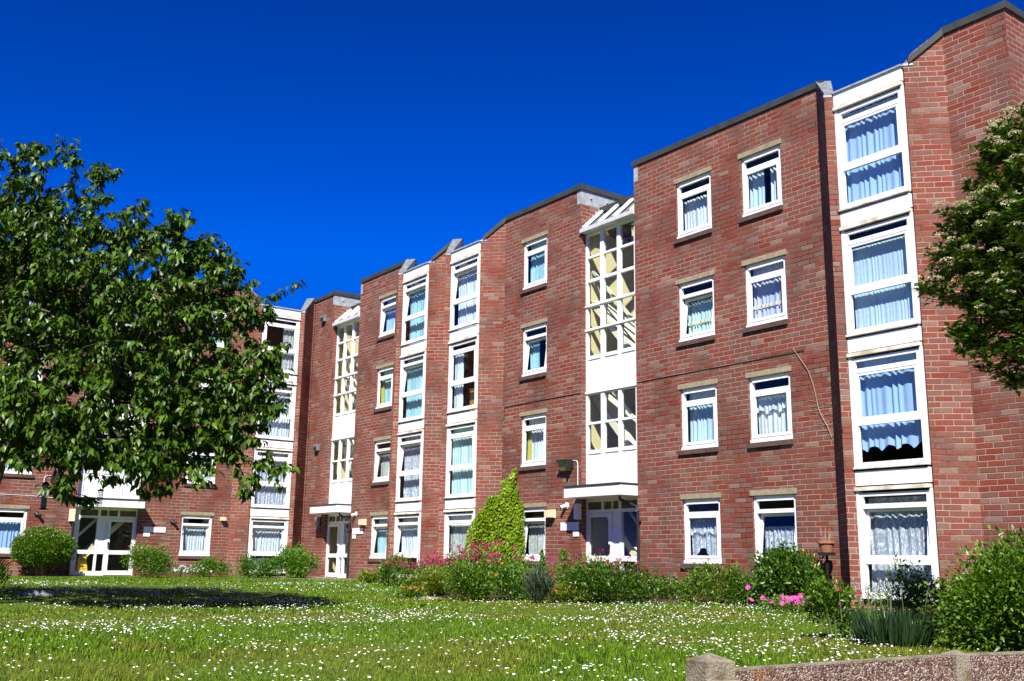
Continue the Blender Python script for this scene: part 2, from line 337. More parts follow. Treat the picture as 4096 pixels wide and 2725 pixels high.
def lawn_mat(name, attr=None):
    m, t, b, N, L = new_mat(name); b.inputs['Roughness'].default_value = 0.75; b.inputs['Specular IOR Level'].default_value = 0.2
    if attr:
        a = N('Attribute'); a.attribute_name = attr; L(a.outputs['Color'], b.inputs['Base Color'])
        tl = N('BsdfTranslucent'); L(a.outputs['Color'], tl.inputs[0]); mx = N('MixShader'); mx.inputs[0].default_value = 0.18
        L(b.outputs[0], mx.inputs[1]); L(tl.outputs[0], mx.inputs[2]); L(mx.outputs[0], t.nodes['Material Output'].inputs['Surface'])
    else:
        tc = N('TexCoord'); n = N('TexNoise'); n.inputs['Scale'].default_value = 1.2; n.inputs['Detail'].default_value = 9; n.inputs['Roughness'].default_value = 0.75; L(tc.outputs['Object'], n.inputs['Vector'])
        cr = N('ValToRGB'); e = cr.color_ramp.elements; e[0].position = 0.3; e[0].color = (0.045, 0.088, 0.005, 1); e[1].position = 0.72; e[1].color = (0.10, 0.105, 0.012, 1)
        q = e.new(0.52); q.color = (0.072, 0.118, 0.007, 1)
        L(n.outputs['Fac'], cr.inputs[0]); L(cr.outputs[0], b.inputs['Base Color'])
    return m
lawn = tag(npmesh('lawn', V, F, lawn_mat('lawn_turf')), kind='structure')
g = MB(); g.box(-1500, 1500, -1500, 1500, -0.6, -0.42); tag(g.build('ground', PAVE), kind='structure')

# unseen dark rise added behind the camera to darken the window reflections
n_ = 60; V = []; F = []
for i in range(n_+1):
    a = math.atan2(fw.y, fw.x)+math.pi-1.9+3.8*i/n_; h = 24+7*math.sin(i*0.7)+4*math.sin(i*1.9+1)+2.5*math.sin(i*4.1)
    for d, z in ((95, -0.5), (120, h*0.55), (150, h*0.95), (190, h)): V.append((CAM.x+d*math.cos(a), CAM.y+d*math.sin(a), z))
F = [(i*4+j, (i+1)*4+j, (i+1)*4+j+1, i*4+j+1) for i in range(n_) for j in range(3)]
tag(npmesh('reflection_blocker', np.array(V), np.array(F), plain('reflection_blocker_green', (0.035, 0.05, 0.02), 0.95, 0.1, var=0.5, vscale=0.08)), kind='structure')

# grass blades: one mass nobody could count
def in_bed(x, y):
    f = 1.3 + 3.6*np.exp(-((x-17.5)/3.4)**2) - 0.2*np.sin(x*1.7)
    return (x > 9.3) & (x < 28.5) & (y > -f)
def lawn_ok(x, y):
    return (x > 0.25) & (y < -0.15) & (front_line(x, y) < -0.10) & ~in_bed(x, y)
n = 330000
ang = math.atan2(fw.y, fw.x) + rng.uniform(-0.62, 0.62, n); rr = 5.3*np.exp(rng.uniform(0, 1, n)**0.9*math.log(36/5.3))
bx = CAM.x+rr*np.cos(ang); by = CAM.y+rr*np.sin(ang); k = lawn_ok(bx, by); bx, by, rr = bx[k], by[k], rr[k]; n = len(bx)
tall = 1+1.2*ss(0.55, 0.8, vnoise(bx, by, 1.1, 5))*rng.uniform(0, 1, n) + 1.3*np.exp(-np.abs(np.minimum(by*-1, bx))/1.2)
hgt = rng.uniform(0.018, 0.042, n)*tall; wid = 0.0016*rr/5.3*rng.uniform(0.8, 1.6, n)*1.6
az = rng.uniform(0, 2*math.pi, n); lean = rng.uniform(0.15, 0.9, n)
bz = gz(bx, by)-0.005; B = np.stack([bx, by, bz], 1); T = B+np.stack([np.cos(az)*hgt*lean, np.sin(az)*hgt*lean, hgt], 1); S = np.stack([-np.sin(az)*wid, np.cos(az)*wid, 0*wid], 1)
V = np.stack([B-S, B+S, T], 1).reshape(-1, 3); F = np.arange(3*n).reshape(n, 3)
dry = ss(0.50, 0.78, vnoise(bx, by, 2.6, 9)*0.6+vnoise(bx, by, 0.7, 2)*0.4) * ss(-16, -3, -by*0-np.abs(by)*0 - 3 + 0*bx) if False else ss(0.48, 0.74, vnoise(bx, by, 2.6, 9)*0.55+vnoise(bx, by, 0.6, 2)*0.45)
dry = np.clip(dry*0.7*ss(12, 22, bx)+rng.uniform(-0.1, 0.25, n), 0, 1)[:, None]
colr = np.array([[0.088, 0.180, 0.005]])*(1-dry)+np.array([[0.165, 0.165, 0.020]])*dry; colr *= rng.uniform(0.5, 1.5, (n, 1))
tag(npmesh('grass', V, F, lawn_mat('grass_blade', 'tint'), smooth=False, col=np.repeat(colr, 3, 0)), 'short mown grass covering the whole lawn', 'grass', kind='stuff')
# bed soil, a sheet just above the lawn
bxs = np.linspace(9.3, 28.5, 60); V = []; F = []
for i, x in enumerate(bxs):
    f = 1.3 + 3.6*math.exp(-((x-17.5)/3.4)**2) - 0.2*math.sin(x*1.7)
    for j in range(8):
        y = -0.05-(f-0.05)*j/7; V.append((x, y, gz1(x, y)+0.02+0.03*math.sin(j/7*math.pi)))
F = [(i*8+j, (i+1)*8+j, (i+1)*8+j+1, i*8+j+1) for i in range(59) for j in range(7)]
tag(npmesh('flower_bed_soil', np.array(V), np.array(F), SOIL), kind='structure')

# ------------------------------------------------------------------ apartment block
def TF(u, w, z): return (u, -w, z)         # wing along the x axis
def TC(u, w, z): return (w, -u, z)         # wing along the y axis
block = thing('apartment_block', (0, 0, 0), 'long L-shaped four storey red brick block of flats with white framed windows', 'building')
FL = 2.6; ZT = 11.38
wallF = MB(TF); wallC = MB(TC)
def wall(mb, u0, u1, z0, z1, ops, th=0.12):
    us = sorted({u0, u1, *[o[0] for o in ops], *[o[1] for o in ops]}); zs = sorted({z0, z1, *[o[2] for o in ops], *[o[3] for o in ops]})
    for a, b in zip(us, us[1:]):
        for c, d in zip(zs, zs[1:]):
            mu, mz = (a+b)/2, (c+d)/2
            if any(o[0] < mu < o[1] and o[2] < mz < o[3] for o in ops): continue
            mb.quad((a, 0, c), (b, 0, c), (b, 0, d), (a, 0, d))
    for a, b, c, d in ops:
        mb.quad((a, 0, c), (a, -th, c), (a, -th, d), (a, 0, d)); mb.quad((b, 0, c), (b, 0, d), (b, -th, d), (b, -th, c))
        mb.quad((a, 0, d), (a, -th, d), (b, -th, d), (b, 0, d)); mb.quad((a, 0, c), (b, 0, c), (b, -th, c), (a, -th, c))

CUR = {}
def cfab(key, *a, **k):
    if key not in CUR: CUR[key] = fabric(key, *a, **k)
    return CUR[key]
FAB = {  # nets carry a blue tint standing in for sky reflected in the glass
 'blue': cfab('blue_curtain', (0.36, 0.54, 0.88), trans=0.15),
 'skytint': cfab('sky_tinted_net', (0.55, 0.73, 0.90), lace=0.12, scale=14, trans=0.15),
 'white': cfab('white_net', (0.74, 0.82, 0.92), lace=0.18, scale=12, trans=0.15),
 'lace': cfab('white_lace', (0.74, 0.80, 0.92), lace=0.50, scale=14, trans=0.15),
 'teal': cfab('aqua_net', (0.42, 0.72, 0.80), lace=0.2, scale=12, trans=0.15),
 'aqua': cfab('pale_aqua_curtain', (0.58, 0.80, 0.78), trans=0.15, lace=0.10, scale=12),
 'lilac': cfab('lilac_curtain', (0.58, 0.62, 0.88), trans=0.15, lace=0.10, scale=12),
 'grey': cfab('grey_net', (0.62, 0.65, 0.64), lace=0.35, scale=12, trans=0.15),
 'yellow': cfab('yellow_curtain', (0.62, 0.58, 0.14)),
 'cream': cfab('cream_band', (0.80, 0.74, 0.56)),
}
def curtain(tf, par, u0, u1, z0, z1, w, fab, seed, bottom='straight', amp=0.030, wl=0.115, top=0.0):
    r = random.Random(seed); n = max(10, int((u1-u0)/0.014)); ph = r.uniform(0, 6); nz = 6; V = []; F = []
    m = MB(tf)
    for i in range(n+1):
        t = i/n; u = u0+(u1-u0)*t
        s = 2*math.pi*(u-u0)/wl + ph + 1.3*math.sin(2.1*(u-u0)/wl*0.9+ph) + 0.8*math.sin((u-u0)*5.1+ph*2)
        A = amp*(0.65+0.35*math.sin((u-u0)*9+ph*3))
        zb = z0
        if bottom == 'scallop': zb = z0+0.10*abs(math.sin(math.pi*(u-u0)/0.34+ph))
        if bottom == 'arch': zb = z0+0.26*max(0.0, math.sin(math.pi*(u-u0)/((u1-u0)/2.0)-0.4))**1.2
        if bottom == 'frill': zb = z0+0.03*math.sin(s)
        for k in range(nz+1):
            q = k/nz; z = zb+(z1-zb)*q
            m.v.append(tf(u+0.004*math.sin(s*2)*(1-q), w+A*math.sin(s)*(1-0.35*q)+0.006*math.sin(z*7+ph), z))
    for i in range(n):
        for k in range(nz): a = i*(nz+1)+k; m.f.append((a, a+nz+1, a+nz+2, a+1))
    return m.build('net_curtain', FAB[fab], par, recalc=False, smooth=True)

def sash(tf, par, u0, u1, z0, z1, w, bd, op=0.0, depth=0.05):
    """opening light hung at its bottom edge, tilted in by op radians; returns nothing, adds sash frame + pane"""
    def tr(u, w_, z):
        d = z-z0; return tf(u, w-d*math.sin(op)+(w_-w)*math.cos(op), z0+d*math.cos(op)+(w_-w)*math.sin(op))
    m = MB(tr); a, b = w-depth/2, w+depth/2
    m.box(u0, u0+bd, a, b, z0, z1); m.box(u1-bd, u1, a, b, z0, z1); m.box(u0+bd, u1-bd, a, b, z0, z0+bd*0.8); m.box(u0+bd, u1-bd, a, b, z1-bd*0.8, z1)
    if op > 0.01:
        for uu in (u0+0.002, u1-0.02): m.slab([(uu, w+0.01, z1-0.02), (uu, w+0.10, z1-0.26), (uu, w+0.08, z1-0.27), (uu, w-0.01, z1-0.03)], (0.018, 0, 0))
    m.build('sash', WHITE, par)
    g = MB(tr); g.quad((u0+bd-0.004, w, z0+bd*0.8-0.004), (u1-bd+0.004, w, z0+bd*0.8-0.004), (u1-bd+0.004, w, z1-bd*0.8+0.004), (u0+bd-0.004, w, z1-bd*0.8+0.004)); g.build('pane', GLASS, par)

SEED = [0]
def pane(tf, par, u0, u1, w, z0, z1, nm='pane', mat=None):
    g = MB(tf); g.quad((u0, w, z0), (u1, w, z0), (u1, w, z1), (u0, w, z1)); return g.build(nm, mat or GLASS, par, recalc=False)
def window(tf, u0, k, style, op=0.0, seed=0):
    """square-headed window in the brick wall; u0 = left end of the 1.2 m lintel, k = storey"""
    b = FL*k; a0, a1 = u0, u0+1.2; f0, f1 = u0+0.03, u0+1.185; wf = -0.085
    m = MB(tf)                                                # outer frame
    fa, fb = wf-0.03, wf+0.035
    m.box(f0, f0+0.085, fa, fb, b+1.18, b+2.63); m.box(f1-0.085, f1, fa, fb, b+1.18, b+2.63)
    m.box(f0+0.085, f1-0.085, fa, fb, b+2.53, b+2.63); m.box(f0+0.085, f1-0.085, fa, fb+0.012, b+2.255, b+2.34); m.box(f0+0.085, f1-0.085, fa, fb, b+1.18, b+1.30)
    m.box(f0-0.0, f1+0.0, fb, fb+0.05, b+1.175, b+1.245); m.box(f0+0.09, f1-0.09, fb, fb+0.02, b+2.515, b+2.55)
    win = m.build('window', WHITE, block)
    for mb, nm, mt in ((MB(tf), 'lintel', LINTEL), (MB(tf), 'sill', SILLM)):
        if nm == 'lintel': mb.box(a0-0.03, a1+0.02, -0.1, 0.022, b+2.635, b+2.752)
        else:
            for q in range(11): mb.box(a0-0.03+q*0.1118, a0-0.03+q*0.1118+0.108, -0.1, 0.055, b+1.068, b+1.174)
        mb.build(nm, mt, win)
    pane(tf, win, f0+0.08, f1-0.08, wf, b+2.335, b+2.535)
    sash(tf, win, f0+0.075, f1-0.075, b+1.295, b+2.258, wf+0.03, 0.075, op)
    c0, c1 = f0+0.06, f1-0.06; wc = -0.24 if op == 0 else -0.29; SEED[0] += 1; sd_ = SEED[0]*7+1
    for st in style.split('+'):
        nm, _, fab = st.partition(':')
        if nm == 'full': curtain(tf, win, c0, c1, b+1.2, b+2.6, wc, fab, sd_)
        elif nm == 'low': curtain(tf, win, c0, c1, b+1.2, b+2.2, wc, fab, sd_)
        elif nm == 'val': curtain(tf, win, c0, c1, b+1.80, b+2.22, wc+0.06, fab, sd_+3, 'scallop')
        elif nm == 'arch': curtain(tf, win, c0, c1, b+1.27, b+1.98, wc, fab, sd_, 'arch')
        elif nm == 'left': curtain(tf, win, c0, c0+0.42, b+1.2, b+2.3, wc, fab, sd_)
        elif nm == 'right': curtain(tf, win, c1-0.42, c1, b+1.2, b+2.3, wc, fab, sd_)
        elif nm == 'edge': curtain(tf, win, c0, c0+0.2, b+1.2, b+2.3, wc+0.05, fab, sd_)
        elif nm == 'band': curtain(tf, win, c0, c1, b+1.62, b+1.70, wc+0.035, fab, sd_-0, amp=0.03)
    return win
def win_open(u0, k): return (u0+0.03, u0+1.185, FL*k+1.10, FL*k+2.70)

def bay_window(tf, gl, gr, k, style, op=0.0):
    b = FL*k; W = 0.55; fa, fb = W-0.06, W+0.0; low = 0.42 if k else 0.62
    m = MB(tf)
    m.box(gl, gl+0.06, W-0.1, W+0.012, b+low, b+2.57); m.box(gr-0.035, gr+0.0, W-0.1, W+0.012, b+low, b+2.57)
    m.box(gl+0.06, gl+0.14, fa, fb, b+low, b+2.53); m.box(gr-0.105, gr-0.035, fa, fb, b+low, b+2.53)
    x0, x1 = gl+0.14, gr-0.105
    for z0, z1, e in ((2.465, 2.53, 0), (2.235, 2.325, 0.012), (1.215, 1.325, 0.012), (low, low+0.085, 0.03)): m.box(x0, x1, fa, fb+e, b+z0, b+z1)
    win = m.build('window', WHITE, block)
    h = MB(tf); h.box(gl-0.01, gr+0.0, W-0.05, W+0.055, b+2.575, b+2.645); h.build('head_strip', CREAMW, win)
    pane(tf, win, x0-0.004, x1+0.004, W-0.03, b+2.32, b+2.47); pane(tf, win, x0-0.004, x1+0.004, W-0.03, b+low+0.08, b+1.22)
    sash(tf, win, x0-0.012, x1+0.012, b+1.32, b+2.24, W-0.02, 0.07, op)
    if k == 0 or True:
        p = MB(tf); p.box(gl, gr, W-0.06, W+0.004+(0.02 if k == 3 else 0), b+2.675, b+2.945)
        p.build('spandrel_panel', PANELW, win)
        if k == 0: p = MB(tf); p.box(gl+0.01, gr-0.01, W-0.08, W-0.03, 0.25, b+low-0.036); p.build('plinth', BRICK, win)
    s = MB(tf); s.box(gl-0.005, gr-0.0, W-0.05, W+0.05, b+low-0.035, b+low-0.002); s.build('sill', CREAMW if k else WHITE, win)
    c0, c1 = gl+0.1, gr-0.07; wc = W-0.17 if op == 0 else W-0.24; SEED[0] += 1; sd_ = SEED[0]*5+2
    for st in style.split('+'):
        nm, _, fab = st.partition(':')
        if nm == 'full': curtain(tf, win, c0, c1, b+low+0.02, b+2.5, wc, fab, sd_, wl=0.13)
        elif nm == 'top': curtain(tf, win, c0, c1, b+1.25, b+2.45, wc, fab, sd_, wl=0.13)
        elif nm == 'bottom': curtain(tf, win, c0, c1, b+low+0.02, b+1.12, wc+0.03, fab, sd_+1, wl=0.13)
        elif nm == 'drop': curtain(tf, win, c0, c1, b+0.72, b+2.5, wc, fab, sd_, 'scallop', wl=0.15)
        elif nm == 'half': curtain(tf, win, c0, c1, b+0.95, b+2.45, wc, fab, sd_, 'scallop', wl=0.16)
        elif nm == 'blinds':
            curtain(tf, win, c0, c1, b+low+0.02, b+2.2, wc, fab, sd_, amp=0.012, wl=0.085)
        elif nm == 'side': curtain(tf, win, c0, c0+0.5, b+low+0.02, b+2.4, wc, fab, sd_, wl=0.13)
        elif nm == 'sider': curtain(tf, win, c1-0.5, c1, b+low+0.02, b+2.4, wc, fab, sd_, wl=0.13)
    return win

def bay(tf, mb, gl, gr, styles):
    """projecting bay between two splayed brick cheeks"""
    A, T, G, B = (gl-0.828, 0), (gl-0.14, 0.688), (gl, 0.55), (gl-0.55, -0.0)
    P1, P2, P3, P4 = (gr+0.05, 0.54), (gr+0.59, 0), (gr+0.30, 0), (gr+0.05, 0.25)
    zt = lambda w_: ZT+0.02-(ZT-10.70)*min(1, max(0, w_)/0.60)
    for q in ([A, T, G, B], [P1, P2, P3, P4]):
        mb_ = MB(tf); mb_.prism(q, 0.2, [zt(p[1]) for p in q]); mb_.build('bay_cheek', BRICK, block)
    # sloping copings: felted block on one cheek, dark board on the other
    def fat(q, e):
        c = Vector((sum(p[0] for p in q)/4, sum(p[1] for p in q)/4)); out = []
        for p in q:
            d = (Vector(p)-c); d = d.normalized()*e; out.append((p[0]+d.x, p[1]+d.y))
        return out
    Bi, Ab, Bb = (gl-0.60, -0.23), (gl-0.98, -0.15), (gl-0.75, -0.38)
    m = MB(tf); m.prism([A, T, G, Bi], [ZT-0.02, 10.705, 10.705, ZT-0.02], [ZT+0.16, 10.80, 10.80, ZT+0.16]); m.prism([A, Bi, Bb, Ab], ZT-0.02, ZT+0.16); m.build('cheek_coping', LEADD, block)
    e = 0.035; lo, hi = (gr+0.11+e, 0.48+e), (gr+0.60+e, -0.01+e)
    m = MB(tf); m.prism([lo, hi, (hi[0]-0.2, hi[1]-0.2), (lo[0]-0.2, lo[1]-0.2)], [10.785, ZT-0.03, ZT-0.03, 10.785], [10.915, ZT+0.125, ZT+0.125, 10.915]); m.build('cheek_coping', COPING, block)
    m = MB(tf); m.prism(fat([P1, (P1[0]+0.12, 0.42), (P1[0]+0.12, 0.2), P4], 0.02), 10.755, 10.80); m.build('cap_flashing', LEAD, block); m = MB(tf); m.prism(fat([T, G, (gl-0.10, 0.44), (gl-0.24, 0.58)], 0.015), 10.70, 10.745); m.build('cap_flashing', LEAD, block)
    m = MB(tf); m.box(gl-0.0, gr+0.03, W_T-0.02, W_T+0.05, 10.748, 10.785); m.build('bay_fascia_trim', LEAD, block); m = MB(tf); m.slab([(gl, W_T-0.03, 10.72), (gr+0.05, W_T-0.03, 10.72), (gr+0.05, -2.2, 10.80), (gl, -2.2, 10.80)], (0, 0, 0.03)); m.build('bay_roof', LEAD, block)
    for k, (st, op) in enumerate(styles): bay_window(tf, gl, gr, k, st, op)
W_T = 0.56

def stair_bay(tf, mb, s0, mirror_roof=True):
    """glazed stair slot 2.13 m wide from s0, with the entrance door and its canopy below"""
    s1 = s0+2.13; wg = -0.2
    cols = [(s0+0.07, s0+0.60), (s0+0.73, s0+1.27), (s0+1.39, s0+1.93)]
    # reveal returns in brick at both sides, lead-clad parapet return above
    mb.quad((s0, 0, 0.2), (s0, -0.3, 0.2), (s0, -0.3, ZT), (s0, 0, ZT)); mb.quad((s1, 0, 0.2), (s1, -0.3, 0.2), (s1, -0.3, ZT), (s1, 0, ZT))
    mb.quad((s0, -0.3, 10.2), (s0, -1.9, 10.2), (s0, -1.9, ZT), (s0, -0.3, ZT)); mb.quad((s1, -0.3, 10.2), (s1, -1.9, 10.2), (s1, -1.9, ZT), (s1, -0.3, ZT))
    m = MB(tf)
    m.box(s0, s0+0.004, -1.88, 0.004, 10.95, ZT-0.005); m.box(s0-0.17, s0, -0.0, 0.004, 10.95, ZT-0.005); m.box(s1, s1+0.15, 0, 0.004, 10.93, ZT-0.01)
    for i in range(6):                                             # stepped flashing along the glass roof
        w0 = -0.03-i*0.12; z = 10.16+i*0.125; m.box(s0, s0+0.006, w0-0.13, w0, z, z+0.16)
    for w_ in (-0.35, -0.95): m.lathe((s0+0.012, -w_ if False else w_, 11.17), [(0.035, -0.02), (0.03, 0.02)], 8)
    m.build('lead_flashing', LEAD, block)
    m = MB(tf); m.box(s0-0.3, s0+0.05, -1.95, 0.05, ZT-0.02, ZT+0.14); m.box(s1-0.05, s1+0.02, -1.95, 0.03, ZT+0.0, ZT+0.12)
    m.box(s0+0.02, s1-0.05, -0.85, -0.66, 10.80, 10.96); m.build('coping', COPING, block)
    m = MB(tf); m.box(s0+0.01, s1-0.01, -2.2, -0.8, 10.78, 10.86); m.build('stair_roof', LEADD, block)
    # sloping roof light over the stair
    f = MB(tf)
    f.box(s0+0.02, s1, wg+0.02, 0.08, 10.06, 10.17)                  # gutter
    f.slab([(s0+0.02, 0.02, 10.17), (s1, 0.02, 10.17), (s1, 0.0, 10.19), (s0+0.02, 0.0, 10.19)], (0, -0.06, 0))
    rl = f.build('roof_light', ALU, block)
    for uu in (s0+0.05, s0+0.70, s0+1.30, s0+1.95): g = MB(tf); g.slab([(uu, 0.0, 10.18), (uu+0.13, 0.0, 10.18), (uu+0.13, -0.66, 10.80), (uu, -0.66, 10.80)], (0, 0.03, 0.05)); g.build('glazing_bar', WHITE, rl)
    g = MB(tf); g.quad((s0+0.03, -0.02, 10.17), (s1-0.01, -0.02, 10.17), (s1-0.01, -0.66, 10.77), (s0+0.03, -0.66, 10.77)); g.build('pane', GLASS, rl, recalc=False)
    # tall stair window
    fr = MB(tf); a, b_ = wg-0.05, wg+0.04
    rows = [(9.40, 10.0), (8.74, 9.34), (8.04, 8.66), (7.36, 7.96), (6.60, 7.28), (5.68, 6.50), (4.80, 5.54), (4.06, 4.74), (3.20, 3.96)]
    for uu0, uu1 in ((s0-0.02, s0+0.07), (cols[0][1], cols[1][0]), (cols[1][1], cols[2][0]), (cols[2][1], s1+0.02)): fr.box(uu0, uu1, a, b_, 3.1, 10.06)
    zz = [10.06] + [x for r_ in rows for x in (r_[1], r_[0])] + [3.08]
    for top, bot in zip(zz[0::2], zz[1::2]):
        for c0, c1 in cols: fr.box(c0, c1, a, b_-0.006, bot, top)
    for zs in (7.28+0.04, 5.60, 7.99): fr.box(s0+0.0, s1, b_, b_+0.03, zs-0.03, zs+0.02)
    sw = fr.build('stair_window', WHITE, block)
    for i, (z0, z1) in enumerate(rows):
        for c0, c1 in cols:
            if i in (5, 8): p = MB(tf); p.box(c0-0.003, c1+0.003, wg-0.02, wg+0.012, z0-0.003, z1+0.003); p.build('infill_panel', PANELW, sw)
            elif i == 0:
                lv = MB(tf)
                for q in range(4): z = z0+q*0.15; lv.slab([(c0, wg+0.015, z), (c1, wg+0.015, z), (c1, wg-0.02, z+0.16), (c0, wg-0.02, z+0.16)], (0, 0.006, 0.0))
                lv.build('louvre', GLASS, sw)
            else: pane(tf, sw, c0-0.003, c1+0.003, wg-0.002, z0-0.003, z1+0.003)
    # canopy over the door
    m = MB(tf); m.prism([(s0+0.0, -0.26), (s0+0.0, 0.6), (s1, 0.6), (s1, -0.26)], 2.78, 3.05); cn = m.build('canopy', PANELW, block, bevel=0.01)
    m = MB(tf); m.prism([(s0-0.02, -0.15), (s0-0.02, 0.63), (s1+0.02, 0.63), (s1+0.02, -0.15)], 3.052, 3.085); m.build('canopy_edge', COPING, cn)
    # door screen
    fr = MB(tf); zf = 0.47
    d0, d1, p0, p1, q0, q1 = s0+0.09, s0+0.90, s0+1.03, s0+1.27, s0+1.35, s0+1.93
    for x0, x1 in ((s0-0.02, d0-0.04), (d1+0.09, p0), (p1, q0), (q1, s1+0.02)): fr.box(x0, x1, a, b_, zf, 2.78)
    fr.box(d0-0.04, q1, a, b_-0.005, 2.42, 2.50); fr.box(d0-0.04, q1, a, b_-0.005, 2.70, 2.78)
    for x in (s0+0.64, s0+1.29): fr.box(x-0.04, x+0.04, a, b_-0.008, 2.50, 2.70)
    fr.box(d1+0.09, q1, a, b_-0.004, 1.20, 1.33); fr.box(d1+0.09, q1, a, b_-0.004, zf, 0.62); fr.box(p0, p1, wg-0.01, wg+0.02, 1.33, 2.42)
    es = fr.build('entrance_screen', WHITE, block)
    dr = MB(tf)
    for x0, x1, z0, z1 in ((d0-0.035, d0+0.04, zf+0.02, 2.41), (d1-0.02, d1+0.085, zf+0.02, 2.41), (d0+0.04, d1-0.02, 2.31, 2.41), (d0+0.04, d1-0.02, 1.19, 1.33), (d0+0.04, d1-0.02, zf+0.02, 0.64)): dr.box(x0, x1, wg-0.02, wg+0.052, z0, z1)
    do = dr.build('door', WHITE, es)
    hd = MB(tf); hd.box(d1+0.01, d1+0.04, wg+0.05, wg+0.085, 1.40, 1.62); hd.box(d1+0.0, d1+0.05, wg+0.05, wg+0.06, 1.52, 1.60); hd.build('door_handle', BLACK, es)
    for x0, x1, z0, z1 in ((d0+0.035, d1-0.015, 0.63, 1.20), (d0+0.035, d1-0.015, 1.32, 2.32), (p1+0.07, q1+0.004, 1.32, 2.43), (d1+0.085, q1+0.004, 0.61, 1.21)): pane(tf, es, x0, x1, wg, z0, z1)
    for c0, c1 in ((d0-0.04, s0+0.60), (s0+0.68, s0+1.25), (s0+1.33, q1)):
        lv = MB(tf); lv.box(c0, c1, wg-0.045, wg-0.04, 2.50, 2.70)
        for q in range(5): z = 2.505+q*0.04; lv.slab([(c0, wg+0.02, z), (c1, wg+0.02, z), (c1, wg-0.03, z+0.03), (c0, wg-0.03, z+0.03)], (0, 0.004, 0.006))
        lv.build('vent_louvre', LINTEL, es)
    st = MB(tf); st.box(s0, s1, -0.3, 0.25, 0.25, 0.465); st.build('doorstep', PAVE, es)
    # downpipe from the canopy to the ground
    pp = MB(tf); pp.tube([(s0+1.75, 0.25, 2.79), (s0+1.75, 0.25, 2.70), (s1-0.16, 0.12, 2.60), (s1+0.02, 0.07, 2.52), (s1+0.06, 0.06, 2.42), (s1+0.06, 0.06, 0.4)], 0.038, 8); pp.box(s1+0.0, s1+0.13, 0, 0.08, 2.14, 2.17); pp.build('downpipe', PIPE, block)
    # inside: cream walls, landings, flights
    iw = MB(tf); iw.box(s0-0.45, s1+0.45, -3.3, -3.2, 0.3, 10.8); iw.box(s0-0.32, s0-0.24, -3.2, -0.32, 0.3, 10.8); iw.box(s1+0.24, s1+0.32, -3.2, -0.32, 0.3, 10.8); iw.box(s0-0.3, s0, -0.31, -0.30, 0.3, 10.3); iw.box(s1, s1+0.3, -0.31, -0.30, 0.3, 10.3)
    iw.build('stair_wall', CREAMIN, block)
    hw = MB(tf); hw.box(s0-0.23, s1+0.23, -1.35, -1.30, 0.3, 2.75); hw.box(s0-0.23, s1+0.23, -3.1, -0.32, 2.74, 2.80); hw.box(s0-0.23, s1+0.23, -1.3, -0.3, 0.35, 0.46); hw.build('hall_shade_lining', DARKIN, block)  # dark lining added near the door, standing in for a deep hall's shade
    fl = MB(tf)
    for k in range(4):
        z0 = 0.46+FL*k
        fl.box(s0-0.2, s1+0.2, -3.2, -2.2, z0-0.15, z0)
        if k < 3:
            fl.box(s0-0.2, s1+0.2, -1.0, -0.45, z0+1.25, z0+1.35) if k == 9 else None
            fl.slab([(s0-0.2, -0.6, z0+FL+0.05), (s1+0.1, -0.6, z0+0.1), (s1+0.1, -0.6, z0-0.16), (s0-0.2, -0.6, z0+FL-0.22)], (0, -0.06, 0))
            fl.slab([(s0-0.2, -0.55, z0+FL+0.95), (s1+0.1, -0.55, z0+1.0), (s1+0.1, -0.55, z0+0.88), (s0-0.2, -0.55, z0+FL+0.83)], (0, -0.05, 0))
            fl.slab([(s0-0.2, -0.62, z0+FL+0.05), (s1+0.1, -0.62, z0+0.1), (s1+0.1, -0.62, z0), (s0-0.2, -0.62, z0+FL-0.05)], (0, -0.9, 0))
    fl.build('stair_flight', STAIRW, block)
    return s1

# ---- long wing
F0 = 20.36
sA0, sA1 = 16.72, 18.85; sB0, sB1 = 1.74, 3.87
segs = [(0.0, sB0, []), (sB1, 7.20, [win_open(5.36, k) for k in range(4)]), (13.13, sA0, [win_open(14.02, k) for k in range(4)]),
        (sA1, 24.64, [win_open(u, k) for u in (20.33, 22.42) for k in range(4)]), (27.58, 28.86, [])]
for a, b, ops in segs: mb_ = MB(TF); wall(mb_, a, b, 0.2, ZT, ops); mb_.build('wall', BRICK, block, recalc=False)
stair_bay(TF, wallF, sA0); stair_bay(TF, wallF, sB0)
A1 = ['arch:lace+val:lace', 'full:skytint', 'low:aqua+band:cream', 'low:white']
A2 = ['arch:lace', 'low:white+val:white', 'full:lilac+band:cream', 'left:skytint+right:white']
for k in range(4):
    window(TF, 20.33, k, A1[k], 0.13 if k == 2 else 0.0); window(TF, 22.42, k, A2[k], 0.13 if k == 0 else 0.0)
Bs = ['low:grey', 'full:white+edge:yellow', 'left:teal', 'full:teal']
Ds = ['full:teal', 'low:grey', 'full:teal+edge:yellow', 'full:blue']
for k in range(4):
    window(TF, 14.02, k, Bs[k], 0.12 if k in (0, 2) else 0.0); window(TF, 5.36, k, Ds[k], 0.12 if k in (0, 1, 3) else 0.0)
bay(TF, wallF, 25.46, 27.02, [('half:lace+bottom:lace', 0.10), ('drop:blue', 0), ('blinds:skytint', 0), ('full:blue', 0)])
bay(TF, wallF, 11.00, 12.55, [('full:grey', 0), ('full:aqua', 0), ('side:white', 0), ('full:white', 0.11)])
bay(TF, wallF, 8.02, 9.56, [('top:white', 0.11), ('full:lace', 0.11), ('full:teal', 0.11), ('full:teal', 0.11)])
# far end and back of the long wing
wallF.quad((28.86, 0, 0.2), (28.86, -10, 0.2), (28.86, -10, ZT), (28.86, 0, ZT)); wallF.quad((28.86, -10, 0.2), (-10, -10, 0.2), (-10, -10, ZT), (28.86, -10, ZT))
